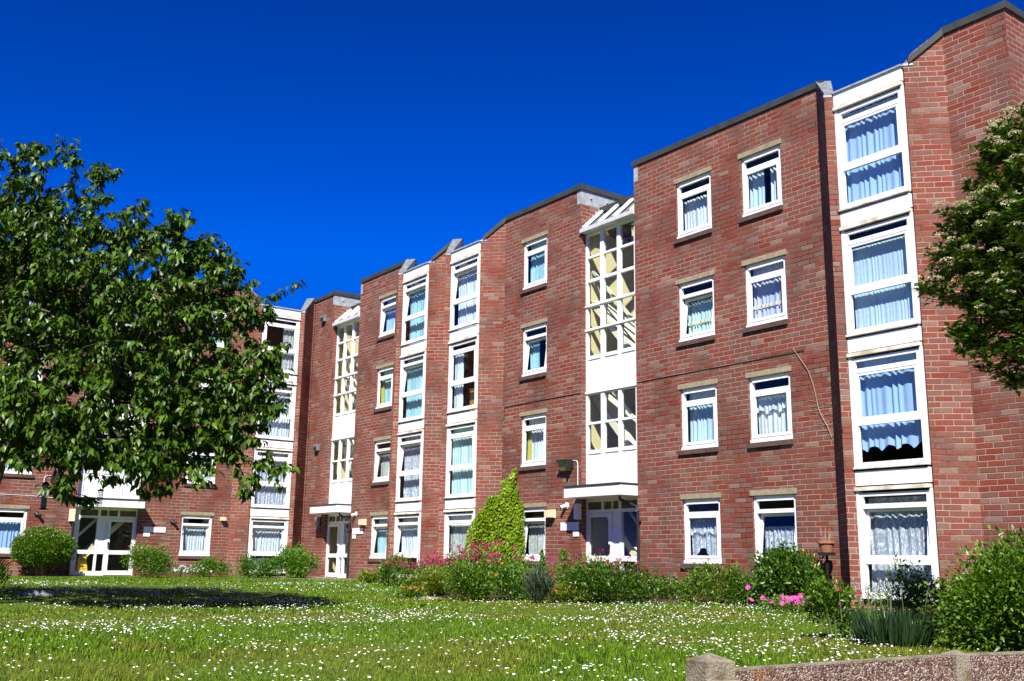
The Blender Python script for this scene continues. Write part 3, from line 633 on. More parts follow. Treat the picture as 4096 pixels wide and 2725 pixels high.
# ---- short wing
sC0 = 6.35; sC1 = sC0+2.13
for a, b, ops in [(0.0, 0.12, []), (2.98, sC0, [win_open(3.64, k) for k in range(4)]), (sC1, 13.4, [win_open(9.98, k) for k in range(4)])]: mb_ = MB(TC); wall(mb_, a, b, 0.2, ZT, ops); mb_.build('wall', BRICK, block, recalc=False)
stair_bay(TC, wallC, sC0)
for k, (s_, o_) in enumerate([('low:white', 0.1), ('low:white', 0), ('low:white', 0), ('low:teal', 0)]): window(TC, 3.64, k, s_, o_)
for k, (s_, o_) in enumerate([('low:blue', 0), ('low:teal', 0), ('low:white', 0), ('low:white', 0)]): window(TC, 9.98, k, s_, o_)
bay(TC, wallC, 0.90, 2.42, [('top:white+bottom:white', 0.09), ('full:lace', 0.0), ('full:white', 0.07), ('side:grey', 0.0)])
wallC.quad((13.4, 0, 0.2), (13.4, -10, 0.2), (13.4, -10, ZT), (13.4, 0, ZT)); wallC.quad((13.4, -10, 0.2), (-10, -10, 0.2), (-10, -10, ZT), (13.4, -10, ZT))
o = wallF.build('wall', BRICK, block, recalc=False); o2 = wallC.build('wall', BRICK, block, recalc=False)
# copings along the wall heads
for tf, L_ in ((TF, [(0.0, sB0-0.3), (sB1+0.02, 7.22), (13.16, sA0-0.3), (sA1-0.05, 24.80), (27.62, 28.91)]), (TC, [(0.0, 0.12), (3.0, sC0-0.3), (sC1+0.02, 13.45)])):
    for a, b in L_:
        x = a
        while x < b-0.01:
            y = min(b, x+2.4); m = MB(tf); m.box(x+0.002, y-0.002, -0.22, 0.04, ZT-0.02, ZT+0.125); m.build('coping', COPING, block); x = y
    if tf is TF: m = MB(tf); m.box(28.6, 28.905, -10, -0.22, ZT-0.02, ZT+0.125); m.build('coping', COPING, block)
m = MB(); m.box(-9.98, 28.84, 2.1, 9.98, 10.80, 10.90); m.box(-9.98, -2.1, -13.38, 2.1, 10.80, 10.90); m.build('roof', LEADD, block)
# rooms behind the windows
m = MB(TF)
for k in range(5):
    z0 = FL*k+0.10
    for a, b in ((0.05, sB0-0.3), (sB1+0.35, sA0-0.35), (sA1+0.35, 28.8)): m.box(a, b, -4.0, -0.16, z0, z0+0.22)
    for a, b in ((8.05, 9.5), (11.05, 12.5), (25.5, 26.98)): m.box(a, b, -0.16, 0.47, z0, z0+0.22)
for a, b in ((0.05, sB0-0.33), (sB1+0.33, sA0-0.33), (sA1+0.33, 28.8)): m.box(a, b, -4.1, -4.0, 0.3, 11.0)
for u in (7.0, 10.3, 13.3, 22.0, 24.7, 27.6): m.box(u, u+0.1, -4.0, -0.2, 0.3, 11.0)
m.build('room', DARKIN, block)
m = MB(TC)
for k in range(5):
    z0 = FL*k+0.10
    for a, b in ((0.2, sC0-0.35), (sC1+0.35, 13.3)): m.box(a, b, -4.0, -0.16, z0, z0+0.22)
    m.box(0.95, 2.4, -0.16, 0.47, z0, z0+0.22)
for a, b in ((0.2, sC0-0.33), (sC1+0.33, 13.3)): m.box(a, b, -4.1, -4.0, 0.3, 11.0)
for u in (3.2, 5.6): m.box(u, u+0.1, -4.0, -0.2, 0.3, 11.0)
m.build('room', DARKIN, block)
# brown downpipe beside the second bay, black joint in the inner corner
m = MB(TF); m.tube([(7.72, 0.07, 11.0), (7.72, 0.07, 0.4)], 0.03, 8); m.build('downpipe', plain('brown_pipe', (0.10, 0.03, 0.025), 0.4, 0.4), block)
m = MB(TF); m.box(0.0, 0.02, 0.0, 0.015, 0.3, ZT); m.build('movement_joint', BLACK, block)
# cables clipped to the brickwork
m = MB(TF); m.tube([(24.0, 0.015, 5.62), (18.9, 0.012, 5.60)], 0.008, 5); m.tube([(16.7, 0.012, 5.60), (13.7, 0.012, 5.60), (13.25, 0.012, 5.58), (13.2, 0.012, 5.2)], 0.009, 5); m.build('cable', BLACK, block)
m = MB(TC); m.tube([(13.3, 0.012, 3.10), (10.0, 0.012, 3.08), (8.95, 0.012, 3.02), (8.85, 0.012, 3.08)], 0.009, 5); m.build('cable', PLASTW, block)

# ------------------------------------------------------------------ fittings on the wall (things of their own)
def fit(name, tf, u, z, label, cat, parts, group=None):
    p = tf(u, 0, z); t = thing(name, p, label, cat, group)
    for nm, mat, fn in parts:
        m = MB(tf); fn(m); part(m.build(nm, mat), t)
    return t
def flood(tf, u, z, label):
    fit('floodlight', tf, u, z, label, 'lamp', [
        ('hood', BLACK, lambda m: (m.box(u-0.22, u+0.20, 0.0, 0.27, z+0.10, z+0.15), m.box(u+0.15, u+0.20, 0.0, 0.25, z-0.08, z+0.10))),
        ('lens', LAMPG, lambda m: m.slab([(u-0.20, 0.25, z+0.10), (u+0.15, 0.25, z+0.10), (u+0.15, 0.12, z-0.14), (u-0.20, 0.12, z-0.14)], (0, -0.12, 0.0))),
        ('bracket', PLASTW, lambda m: (m.box(u-0.05, u+0.05, 0, 0.03, z-0.05, z+0.1), m.tube([(u+0.2, 0.015, z+0.12), (u+0.36, 0.015, z+0.10), (u+0.40, 0.015, z+0.03), (u+0.40, 0.015, z-0.55)], 0.011, 6)))], 'floodlights on the brick walls')
flood(TF, 16.19, 3.69, 'black floodlight with white conduit above the canopy edge beside the valerian bed')
flood(TC, 9.2, 3.66, 'black floodlight with yellowed lens beside the hanging tube bird feeder')
def bulk(tf, u, z, label, rnd=False, mat=PLASTC):
    if rnd: fit('wall_lamp', tf, u, z, label, 'lamp', [('housing', BLACK, lambda m: m.box(u-0.10, u+0.10, 0, 0.05, z-0.16, z+0.16)), ('diffuser', plain('grey_lamp', (0.25, 0.25, 0.25), 0.3), lambda m: m.box(u-0.11, u+0.11, 0.05, 0.15, z-0.17, z+0.17))], 'wall lamps beside the doors')
    else: fit('wall_lamp', tf, u, z, label, 'lamp', [('housing', PLASTW, lambda m: m.box(u-0.09, u+0.09, 0, 0.03, z-0.21, z+0.21)), ('diffuser', mat, lambda m: m.box(u-0.08, u+0.08, 0.03, 0.12, z-0.20, z+0.20))], 'wall lamps beside the doors')
bulk(TF, 16.625, 2.46, 'oblong bulkhead lamp in the shadow under the canopy above a white nameplate', mat=PLASTW)
bulk(TC, 8.60, 2.48, 'cream oblong bulkhead lamp beside the door with the yellow sign')
bulk(TF, 1.40, 2.52, 'dark rounded bulkhead lamp by the small far door', rnd=True)
def plate(tf, u0, u1, z0, z1, label):
    fit('nameplate', tf, (u0+u1)/2, (z0+z1)/2, label, 'sign', [('plate', PLASTW, lambda m: m.box(u0, u1, 0.004, 0.022, z0, z1)), ('screw', ALU, lambda m: [m.box(x-0.008, x+0.008, 0.022, 0.026, (z0+z1)/2-0.008, (z0+z1)/2+0.008) for x in (u0+0.03, u1-0.03)])], 'white plates beside the doors')
plate(TF, 15.88, 16.63, 1.98, 2.19, 'wide white nameplate half in shadow beneath the oblong lamp')
plate(TF, 16.40, 16.63, 1.82, 1.965, 'small white plate under the half shaded nameplate')
plate(TC, 5.37, 6.15, 1.98, 2.17, 'wide white nameplate on the wall by the downpipe of the door with the yellow sign')
plate(TC, 5.91, 6.14, 1.83, 1.965, 'small white plate by the downpipe of the door with the yellow sign')
plate(TF, 4.09, 4.88, 2.02, 2.22, 'wide sunlit white nameplate by the downpipe of the far door')
plate(TF, 4.10, 4.34, 1.86, 2.0, 'small sunlit white plate by the downpipe of the far door')
def flue(tf, u, z, label, mat):
    def cone(m):
        c = []
        for q in range(4): c.append((u-0.03*q, 0.01+0.045*q, z-0.015*q))
        m.tube(c, [0.07, 0.045, 0.047, 0.05], 10)
    fit('flue_outlet', tf, u, z, label, 'flue', [('collar', mat, lambda m: m.tube([(u, 0.0, z), (u, 0.02, z)], 0.085, 12)), ('pipe', mat, cone), ('cap', BLACK, lambda m: m.tube([(u-0.09, 0.146, z-0.045), (u-0.10, 0.16, z-0.05)], 0.046, 10))], 'flue outlets in the brick walls')
flue(TF, 16.13, 2.63, 'white flue pipe sticking out of brick above the half shaded nameplate', PLASTW)
flue(TF, 4.30, 2.72, 'white flue pipe beside the downpipe elbow of the far door', PLASTW)
flue(TC, 5.15, 2.37, 'dark flue stub with a pale stain running down below', BLACK)
flue(TC, 9.72, 2.48, 'dark flue stub above the round clipped shrub', BLACK)
def vbox(tf, u, z, s, label):
    fit('vent_box', tf, u, z, label, 'vent', [('case', PLASTC, lambda m: m.box(u-s, u+s, 0, 0.17, z-s*0.7, z+s*0.7)), ('lip', PLASTC, lambda m: m.box(u-s-0.015, u+s+0.015, 0, 0.05, z-s*0.7-0.015, z+s*0.7+0.015))], 'cream boxes on the walls')
vbox(TF, 15.50, 2.43, 0.14, 'cream plastic box beside the window next to the ivy')
vbox(TF, 4.93, 2.42, 0.14, 'cream plastic box above the sunlit white nameplate')
vbox(TC, 3.28, 2.53, 0.08, 'tiny cream box beside the upper corner of a ground floor window')
for z, lb in ((10.53, 'small grey vent cowl high under the coping near the inner corner'), (5.37, 'small grey vent cowl halfway up the wall near the inner corner')):
    fit('vent_cowl', TF, 0.9, z, lb, 'vent', [('cowl', LEADD, lambda m: m.slab([(0.76, 0.0, z-0.13), (1.05, 0.0, z-0.13), (1.05, 0.0, z+0.13), (0.76, 0.0, z+0.13)], (0, 0.13, 0))), ('flap', BLACK, lambda m: m.box(0.79, 1.02, 0.131, 0.14, z-0.10, z+0.02))], 'vent cowls near the inner corner')
# red alarm bells inside the stair window
for z, lb in ((6.95, 'red alarm bell inside the stair window on the upper landing'), (4.35, 'red alarm bell inside the stair window above the canopy')):
    fit('alarm_bell', TF, 17.23, z, lb, 'bell', [('dome', RED, lambda m: m.tube([(17.23, -0.30, z), (17.23, -0.34, z), (17.23, -0.36, z)], [0.05, 0.085, 0.085], 12)), ('mount', RED, lambda m: m.box(17.21, 17.25, -0.45, -0.36, z-0.06, z+0.06))], 'alarm bells inside the stair window')
# orange cupboard and green box seen through a bay window
m = MB(TF); m.box(11.75, 12.5, -0.25, 0.24, 5.55, 6.26); cb = thing('cupboard', TF(12.1, 0, 5.55), 'orange wooden cupboard standing behind the open bay window', 'cupboard'); part(m.build('carcass', plain('orange_wood', (0.42, 0.20, 0.04), 0.5, 0.4, var=0.2, vscale=4)), cb)
m = MB(TF); m.box(11.73, 12.52, -0.27, 0.26, 6.26, 6.29); part(m.build('top', plain('dark_wood', (0.16, 0.09, 0.04), 0.5)), cb)
m = MB(TF); m.box(12.3, 12.44, 0.02, 0.16, 6.292, 6.44); gb = m.build('box', plain('green_tin', (0.02, 0.22, 0.06), 0.4)); tag(gb, 'green box standing on the orange cupboard behind the bay window', 'box')
# wet floor sign inside the door of the short wing
ws = thing('wet_floor_sign', (-0.50, -8.0, 0.47), 'yellow folding wet floor sign inside the glazed door', 'sign')
def wsboard(sgn):
    m = MB()
    P = [(-0.19, 0.0), (0.19, 0.0), (0.125, 0.62), (-0.125, 0.62)]
    tr = lambda y, z: (-0.50+sgn*(0.16*(1-z/0.64)+0.012), -8.0+y, 0.475+z)
    for a, b in (((-0.19, 0.0), None),):
        m.slab([tr(*q) for q in ((-0.19, 0), (0.19, 0), (0.14, 0.50), (-0.14, 0.50))], (0.012*sgn, 0, 0))
        m.slab([tr(*q) for q in ((-0.14, 0.50), (-0.085, 0.50), (-0.07, 0.62), (-0.125, 0.62))], (0.012*sgn, 0, 0)); m.slab([tr(*q) for q in ((0.085, 0.50), (0.14, 0.50), (0.125, 0.62), (0.07, 0.62))], (0.012*sgn, 0, 0))
        m.slab([tr(*q) for q in ((-0.07, 0.59), (0.07, 0.59), (0.07, 0.62), (-0.07, 0.62))], (0.012*sgn, 0, 0))
    return m
for sgn in (1, -1): part(wsboard(sgn).build('board', YELLOW), ws)
m = MB(); tr = lambda y, z: (-0.50+0.16*(1-z/0.64)+0.027, -8.0+y, 0.475+z)
m.slab([tr(-0.06, 0.27), tr(0.06, 0.27), tr(0.0, 0.38)], (0.003, 0, 0)); part(m.build('warning_mark', BLACK), ws)
fc = bpy.data.curves.new('word', 'FONT'); fc.body = 'CAUTION'; fc.size = 0.062; fc.align_x = 'CENTER'; fc.extrude = 0.001; fc.materials.append(BLACK)
fo = bpy.data.objects.new('word', fc); C.objects.link(fo)
fo.matrix_world = Matrix(((0, 0, 1, 0), (1, 0, 0, 0), (0, 1, 0, 0), (0, 0, 0, 1))); fo.matrix_world = Matrix.Translation(tr(0.0, 0.19)) @ Matrix.Rotation(R(-14), 4, 'Y') @ fo.matrix_world
bpy.context.view_layer.update(); wm = bpy.data.meshes.new_from_object(fo); wo_ = bpy.data.objects.new('word', wm); C.objects.link(wo_); wo_.matrix_world = fo.matrix_world.copy(); bpy.data.objects.remove(fo); part(wo_, ws)

# ------------------------------------------------------------------ plants
def pts_in_lobes(lobes, n, shell=0.5):
    """random points in a union of ellipsoids, biased to their outer shell"""
    L_ = np.array(lobes, float); vol = L_[:, 3]**(2.2 if L_.shape[1] == 4 else 2)*(L_[:, 4] if L_.shape[1] > 4 else 1); c = rng.choice(len(L_), n, p=vol/vol.sum())
    d = norm(rng.normal(size=(n, 3))); r = rng.uniform(0, 1, n)**shell
    rz = (L_[c, 4] if L_.shape[1] > 4 else L_[c, 3])
    return L_[c, :3]+d*r[:, None]*np.stack([L_[c, 3], L_[c, 3], rz], 1)

def skeleton(base, tips, first, step=0.35, wig=0.06):
    """greedy branching tree from the trunk polyline to every tip; returns nodes, parents, radii"""
    P = [np.array(p, float) for p in first]; par = [-1]+list(range(len(first)-1)); plen = [0.0]
    for i in range(1, len(P)): plen.append(plen[-1]+np.linalg.norm(P[i]-P[i-1]))
    order = np.argsort(np.linalg.norm(tips-P[-1], axis=1)); A = np.zeros((len(tips)*14+len(P)+50, 3)); A[:len(P)] = P; n = len(P); pl = np.zeros(len(A)); pl[:n] = plen
    par = np.array(par+[0]*(len(A)-n)); lim = min(2, n-1); tipid = []
    for t in order:
        d = np.linalg.norm(A[lim:n]-tips[t], axis=1); up_ = np.maximum(0, A[lim:n, 2]-tips[t][2])
        j = lim+int(np.argmin(d+0.22*pl[lim:n]+0.35*up_)); a = A[j]; L = np.linalg.norm(tips[t]-a); k = max(1, int(L/step)); prev = j
        side = norm(rng.normal(size=3))*wig*L
        for q in range(1, k+1):
            f = q/k; p = a+(tips[t]-a)*f + side*math.sin(f*math.pi) + np.array([0, 0, 0.10*L*math.sin(f*math.pi)])
            if n >= len(A)-1: break
            A[n] = p; par[n] = prev; pl[n] = pl[prev]+L/k; prev = n; n += 1
        tipid.append((t, prev))
    rad = np.zeros(n); kids = np.zeros(n)
    area = np.zeros(n)
    for i in range(n-1, 0, -1):
        if area[i] == 0: area[i] = 1.0
        area[par[i]] += area[i]**1.0*1.0
    return A[:n], par[:n], area, tipid

def tree(name, root_label, cat, first, lobes, ntips, twig_r, leafmat, per, lsize, trunk_mat, droop, width=0.55, blossom=None, pw=0.46, shell=0.55):
    t = thing(name, tuple(first[0]), root_label, cat)
    tips = pts_in_lobes(lobes, ntips, shell); A, par, area, tipid = skeleton(first[0], tips, first)
    V = []; F = []; nv = 0
    rad = twig_r*np.maximum(area, 1)**pw
    kids = {}
    for i in range(1, len(A)): kids.setdefault(par[i], []).append(i)
    for i in range(1, len(A)):
        a, b = A[par[i]], A[i]; d = norm(b-a); s = np.cross(d, [0.31, 0.2, 0.9]); s = norm(s); q = np.cross(d, s); ns = 8 if rad[i] > 0.04 else (5 if rad[i] > 0.012 else 3)
        th = np.linspace(0, 2*np.pi, ns, endpoint=False); ring = np.cos(th)[:, None]*s+np.sin(th)[:, None]*q
        ra = min(rad[par[i]], rad[i]*1.25); V.append(a+ring*ra); V.append(b+ring*rad[i])
        for j in range(ns): F.append((nv+j, nv+(j+1) % ns, nv+ns+(j+1) % ns, nv+ns+j))
        nv += 2*ns
    o = npmesh('trunk', np.concatenate(V), np.array(F), trunk_mat); part(o, t)
    # leaves in whorls at the twig ends and along the last bit of twig
    ends = np.array([A[q] for _, q in tipid]); back = np.array([A[par[q]] for _, q in tipid]); td = norm(ends-back)
    n = len(ends)*per; I = np.repeat(np.arange(len(ends)), per); f = rng.uniform(0, 1, n)**1.5
    P = ends[I]-td[I]*(f[:, None]*0.26)+rng.normal(size=(n, 3))*0.022
    az = rng.uniform(0, 2*np.pi, n); el = rng.uniform(*droop, n)
    D = np.stack([np.cos(az)*np.cos(el), np.sin(az)*np.cos(el), np.sin(el)], 1)+0.45*td[I]*np.array([1, 1, 0.4])
    P = P+norm(D)*0.02
    U = np.array([0, 0, 1.0])+0.35*rng.normal(size=(n, 3))
    V, F = leaves(P, D, U, rng.uniform(0.7, 1.2, n)*lsize, width, 0.10, 0.22)
    part(npmesh('crown', V, F, leafmat), t)
    if blossom:
        mat, m_, r_, k_ = blossom; n = m_*k_
        sc_ = (ends-np.mean(ends, 0))@np.array([0.35, -0.45, 0.6])+rng.normal(size=len(ends))*0.35; sel = np.argsort(-sc_)[:m_*2]; sel = rng.choice(sel, m_, replace=False)
        a = rng.uniform(0, 2*np.pi, n); rr_ = np.sqrt(rng.uniform(0, 1, n))*r_
        P = np.repeat(ends[sel], k_, 0)+np.array([0.02, -0.03, 0.05])+np.stack([np.cos(a)*rr_, np.sin(a)*rr_, 0.045-rr_**2*4+rng.uniform(-0.01, 0.01, n)], 1)
        D = np.stack([np.cos(a), np.sin(a), 0.3*np.ones(n)], 1)+0.7*rng.normal(size=(n, 3))
        V, F = leaves(P, D, np.array([0, 0, 1.0])+0.3*rng.normal(size=(n, 3)), np.full(n, 0.022), 0.9, 0.1, 0.0)
        part(npmesh('blossom', V, F, mat), t)
    return t, A, ends

# big cherry tree on the lawn
def at(u, v, d):
    """a point chosen by eye at d metres; used only to write down the crown's lobes"""
    q = fw + r2*((u-2048)/4079.0) - u2*((v-1362.5)/4079.0); p = CAM+q*d; return [p.x, p.y, p.z]
LB = [(120, 1150, 17.0, 1.75), (-350, 1000, 17.5, 2.0), (-750, 1300, 17.0, 2.0), (520, 1180, 16.6, 1.55), (800, 1200, 16.8, 0.95), (640, 1560, 16.4, 1.35), (930, 1500, 16.4, 0.80),
      (230, 1640, 15.6, 1.05), (130, 860, 17.4, 1.15), (480, 930, 17.2, 0.75), (780, 985, 17.0, 0.52), (930, 1075, 17.0, 0.45), (-420, 1650, 16.0, 1.2), (930, 1780, 16.0, 0.55), (560, 1830, 15.6, 0.55),
      (1090, 1890, 15.9, 0.36), (1130, 1150, 16.6, 0.26), (300, 590, 17.2, 0.24), (120, 640, 17.4, 0.42), (390, 690, 17.1, 0.22), (-120, 700, 17.6, 0.9), (300, 1300, 19.2, 1.6), (720, 1400, 18.6, 1.1), (1080, 1440, 16.2, 0.42), (820, 1930, 15.8, 0.30), (690, 900, 17, 0.35), (1000, 1650, 16.1, 0.5), (1010, 1250, 16.5, 0.45), (1180, 1130, 16.6, 0.20), (1100, 1620, 16.1, 0.28), (1130, 1500, 16.1, 0.2), (1180, 1900, 15.9, 0.16), (1000, 1960, 15.9, 0.22), (350, 1780, 15.6, 0.95), (650, 1750, 15.9, 0.9), (60, 1650, 15.8, 0.9), (850, 1640, 16.2, 0.75), (700, 1980, 15.7, 0.25), (230, 540, 17.2, 0.2), (450, 660, 17.2, 0.16)]
lobes = [at(a, b, c)+[r_] for a, b, c, r_ in LB]
first = [(18.75, -14.55, 0.42), (18.72, -14.5, 1.2), (18.76, -14.42, 1.9), (18.8, -14.3, 2.6), (18.75, -14.2, 3.4), (18.85, -14.1, 4.3)]
tr1, nodes1, ends1 = tree('cherry_tree', 'spreading broadleaf tree with drooping dark green leaves on the lawn', 'tree', first, lobes, 4000, 0.0038, LEAF_CHERRY, 16, 0.148, BARK, (-1.3, -0.25), 0.50)
# flowering tree at the edge of the view
LB2 = [(4230, 1000, 12.0, 1.0), (4060, 720, 12.2, 0.62), (3990, 1000, 11.9, 0.66), (3900, 1150, 11.8, 0.5), (4100, 1330, 11.8, 0.65), (3900, 880, 12.0, 0.42), (3790, 1010, 11.9, 0.26), (3745, 1120, 11.8, 0.2), (3860, 1360, 11.7, 0.27), (4060, 540, 12.3, 0.36), (4300, 600, 12.3, 0.9), (4500, 1100, 12.2, 1.1), (4050, 1080, 12.9, 0.7), (4060, 1540, 11.7, 0.2), (3760, 860, 12, 0.14), (4300, 1400, 12.0, 0.7), (3950, 620, 12.1, 0.22)]
lobes2 = [at(a, b, c)+[r_] for a, b, c, r_ in LB2]
b2 = Vector(at(4420, 1500, 12.2)); first2 = [(b2.x, b2.y, 0.3), (b2.x+0.03, b2.y, 1.2), (b2.x-0.02, b2.y+0.03, 2.2), (b2.x, b2.y, 3.0), (b2.x-0.05, b2.y+0.05, 3.9)]
tr2, nodes2, ends2 = tree('whitebeam_tree', 'flowering tree with cream blossom clusters beside the last bay of the block', 'tree', first2, lobes2, 1500, 0.0034, LEAF_BEAM, 22, 0.115, BARK, (-0.25, 0.75), 0.5, (P_CREAM, 340, 0.085, 60))

# shrubs and flowers
GB = 'plants in the flower bed'
def shrub(name, label, cat, x, y, rx, rz, n, lsize, mat, shape='ball', seed=0, flowers=None, stems=10, width=0.45, z0=None, group=None, up_=0.35, lump=0.35):
    """leafy plant: stems from the base, leaves spread through lumps"""
    global rng
    rng = np.random.default_rng(1000+seed); zb = gz1(x, y) if z0 is None else z0
    t = thing(name, (x, y, zb), label, cat, group)
    if group == GB and shape == 'tall': rx *= 1.22
    nl = max(5, int(9*rx/0.6)); lob = []
    for i in range(nl):
        a = rng.uniform(0, 2*np.pi); r = rx*rng.uniform(0.15, 0.78); hz = rng.uniform(0.30, 0.80)*rz if shape != 'tall' else rng.uniform(0.2, 0.85)*rz
        s = rx*rng.uniform(0.26, 0.45); lob.append((x+math.cos(a)*r, y+math.sin(a)*r, zb+max(hz, s*0.6), s, min(s*1.1, rz*0.45)))
    if shape == 'ball': lob.append((x, y, zb+rz*0.55, rx*0.8, rz*0.42))
    if shape == 'dome': lob = [(x, y, zb+rz*0.56, rx*0.97, rz*0.42)]+[(x+rx*0.7*math.cos(q), y+rx*0.7*math.sin(q), zb+rz*0.52, rx*0.36, rz*0.26) for q in np.arange(0, 6.2, 0.7)]
    if lsize < 0.15: n = int(n*1.9); lsize *= 0.92
    P = pts_in_lobes(lob, n, 0.45)
    P += rng.normal(size=(n, 3))*(0.025 if shape == 'dome' else 0.09)*min(rx, 0.8)*np.array([1, 1, 0.9])
    P[:, 2] = np.maximum(P[:, 2], zb+0.03+rng.uniform(0, 0.08, n))
    cen = np.array([x, y, zb+rz*0.3]); D = norm(P-cen)*0.8+rng.normal(size=(n, 3))*0.55+np.array([0, 0, up_])
    V, F = leaves(P, D, np.array([0, 0, 1.0])+0.5*rng.normal(size=(n, 3)), lsize*rng.uniform(0.6, 1.3, n), width, 0.10, 0.18)
    part(npmesh('foliage', V, F, mat), t)
    m = MB()
    tops = P[rng.choice(n, stems)]
    for q in tops: m.tube([(x+(q[0]-x)*0.3, y+(q[1]-y)*0.3, zb-0.05), (x+(q[0]-x)*0.7, y+(q[1]-y)*0.7, zb+(q[2]-zb)*0.5), tuple(q)], [0.012, 0.008, 0.004], 4)
    if flowers:
        fm, k, hr, hgt, sp, kind = flowers; H = []; S = MB()
        if kind == 'head' and fm is P_CRIM: k = int(k*1.7); hr *= 1.25; hgt *= 1.25
        for i in range(k):
            q = P[rng.integers(n)].copy(); q[2] = max(q[2], zb+rz*0.62)+rng.uniform(0.3, 1)*hgt; q[:2] += rng.normal(size=2)*sp; H.append(q)
            S.tube([(q[0]+rng.normal()*0.03, q[1]+rng.normal()*0.03, zb+rz*0.3), tuple(q)], [0.006, 0.004], 3)
        H = np.array(H); kk = 16 if kind == 'head' else 7; N_ = k*kk; c = np.repeat(H, kk, 0)
        if kind == 'head': c = c+rng.normal(size=(N_, 3))*hr*np.array([0.5, 0.5, 0.6]); D = rng.normal(size=(N_, 3))+np.array([0, 0, 0.5]); sz = np.full(N_, hr*0.75)
        else: a = np.tile(np.linspace(0, 2*np.pi, kk, endpoint=False), k); tl = norm(np.repeat(rng.normal(size=(k, 3))*0.5+np.array([0.5, -0.5, 0.8]), kk, 0)); e1 = norm(np.cross(tl, [0.1, 0.2, 1.0])); e2 = np.cross(tl, e1); D = e1*np.cos(a)[:, None]+e2*np.sin(a)[:, None]+tl*0.25; sz = np.full(N_, hr)
        V, F = leaves(c, D, (tl if kind != 'head' else rng.normal(size=(N_, 3))), sz, 0.75, 0.05, 0.0)
        part(npmesh('flowers', V, F, fm), t); part(S.build('flower_stem', STEMG, recalc=False), t)
    part(m.build('stem', DRYST if shape in ('ball', 'dome') else STEMG, recalc=False), t)
    return t
shrub('topiary_shrub', 'dense clipped dome shrub in front of the wall by the door with the yellow sign', 'shrub', 0.95, -9.60, 0.98, 1.62, 11000, 0.085, LEAF_BUSH, 'dome', 1)
shrub('shrub', 'spreading yellow-green shrub standing by the downpipe of the door with the yellow sign', 'shrub', 3.0, -6.85, 0.98, 0.95, 3400, 0.085, LEAF_BUSH, 'ball', 2)
shrub('shrub', 'leafy green bush standing to one side of the small far door', 'shrub', 3.6, -1.95, 0.85, 1.05, 3000, 0.10, LEAF_HERB, 'tall', 3)
shrub('herb_clump', 'bright green weedy clump below the bay of the short wing', 'plant', 2.6, -2.9, 0.75, 0.62, 1700, 0.09, LEAF_HERB, 'tall', 4)
shrub('herb_clump', 'low dark green clump between the short wing bay and its neighbouring window', 'plant', 1.4, -4.1, 0.8, 0.50, 1400, 0.09, LEAF_HERB, 'tall', 5)
shrub('osteospermum', 'low mat of pale lilac daisies at the foot of the short wing', 'flowers', 1.6, -5.3, 0.95, 0.24, 900, 0.06, LEAF_DARK, 'low', 6, (P_LILAC, 70, 0.045, 0.08, 0.25, 'open'))
shrub('grass_tuft', 'tall tuft of rough green weeds at the edge of the lawn beside the grey stone', 'plant', 17.2, -14.0, 0.42, 0.62, 1000, 0.20, LEAF_HERB, 'tall', 7, width=0.10, up_=1.6)
shrub('wallflower', 'small yellow-flowered plant by the far door', 'plant', 9.9, -2.6, 0.35, 0.42, 600, 0.09, LEAF_GOLD, 'tall', 8, (petal('yellow_petal', (0.75, 0.5, 0.02), (0.8, 0.6, 0.05)), 6, 0.035, 0.1, 0.08, 'open'))
shrub('mallow', 'tall loose green weed with a reddish top near the window of the far wall', 'plant', 12.2, -3.0, 0.48, 0.82, 1300, 0.085, LEAF_HERB, 'tall', 9, (P_CRIM, 8, 0.03, 0.15, 0.1, 'head'), group=GB)
shrub('valerian', 'crimson valerian in full bloom below the second bay', 'flowers', 13.6, -3.0, 0.72, 0.62, 1900, 0.085, LEAF_HERB, 'tall', 10, (P_CRIM, 46, 0.05, 0.22, 0.12, 'head'), group=GB)
shrub('marigold', 'patch of orange marigolds at the lawn edge with blue forget-me-nots', 'flowers', 18.0, -6.0, 0.45, 0.20, 700, 0.07, LEAF_HERB, 'low', 11, (P_ORANGE, 14, 0.04, 0.06, 0.12, 'open'), group=GB)
shrub('herb_clump', 'rounded yellow-green herb clump just behind the orange marigolds', 'plant', 17.3, -5.0, 0.55, 0.55, 1700, 0.075, LEAF_GOLD, 'tall', 12, group=GB)
shrub('valerian', 'tall crimson valerian in front of the ivy', 'flowers', 17.2, -3.2, 0.85, 0.90, 2600, 0.085, LEAF_HERB, 'tall', 13, (P_CRIM, 60, 0.05, 0.28, 0.2, 'head'), group=GB)
shrub('valerian', 'tall crimson valerian between the second bay and the ivy', 'flowers', 15.3, -2.6, 0.75, 0.78, 2200, 0.085, LEAF_HERB, 'tall', 14, (P_CRIM, 36, 0.05, 0.28, 0.2, 'head'), group=GB)
shrub('herb_clump', 'bright mounded green plant at the front of the bed before the ivy', 'plant', 19.5, -5.3, 0.62, 0.62, 2400, 0.07, LEAF_BUSH, 'tall', 15, (P_LILAC, 5, 0.03, 0.02, 0.1, 'open'), group=GB)
shrub('herb_clump', 'leafy green plant with orange poppies in the middle of the bed', 'plant', 19.6, -4.2, 0.55, 0.72, 1900, 0.075, LEAF_HERB, 'tall', 16, (P_ORANGE, 9, 0.04, 0.10, 0.1, 'open'), group=GB)
shrub('ornamental_grass', 'pale clump of fine grass and silvery leaves at the bed edge', 'plant', 20.9, -4.7, 0.35, 0.50, 700, 0.22, LEAF_GREY, 'tall', 17, width=0.05, up_=1.8, group=GB)
shrub('marigold', 'orange marigolds under the entrance canopy at the front of the bed', 'flowers', 20.9, -3.9, 0.5, 0.30, 1000, 0.07, LEAF_GOLD, 'low', 18, (P_ORANGE, 16, 0.04, 0.08, 0.12, 'open'), group=GB)
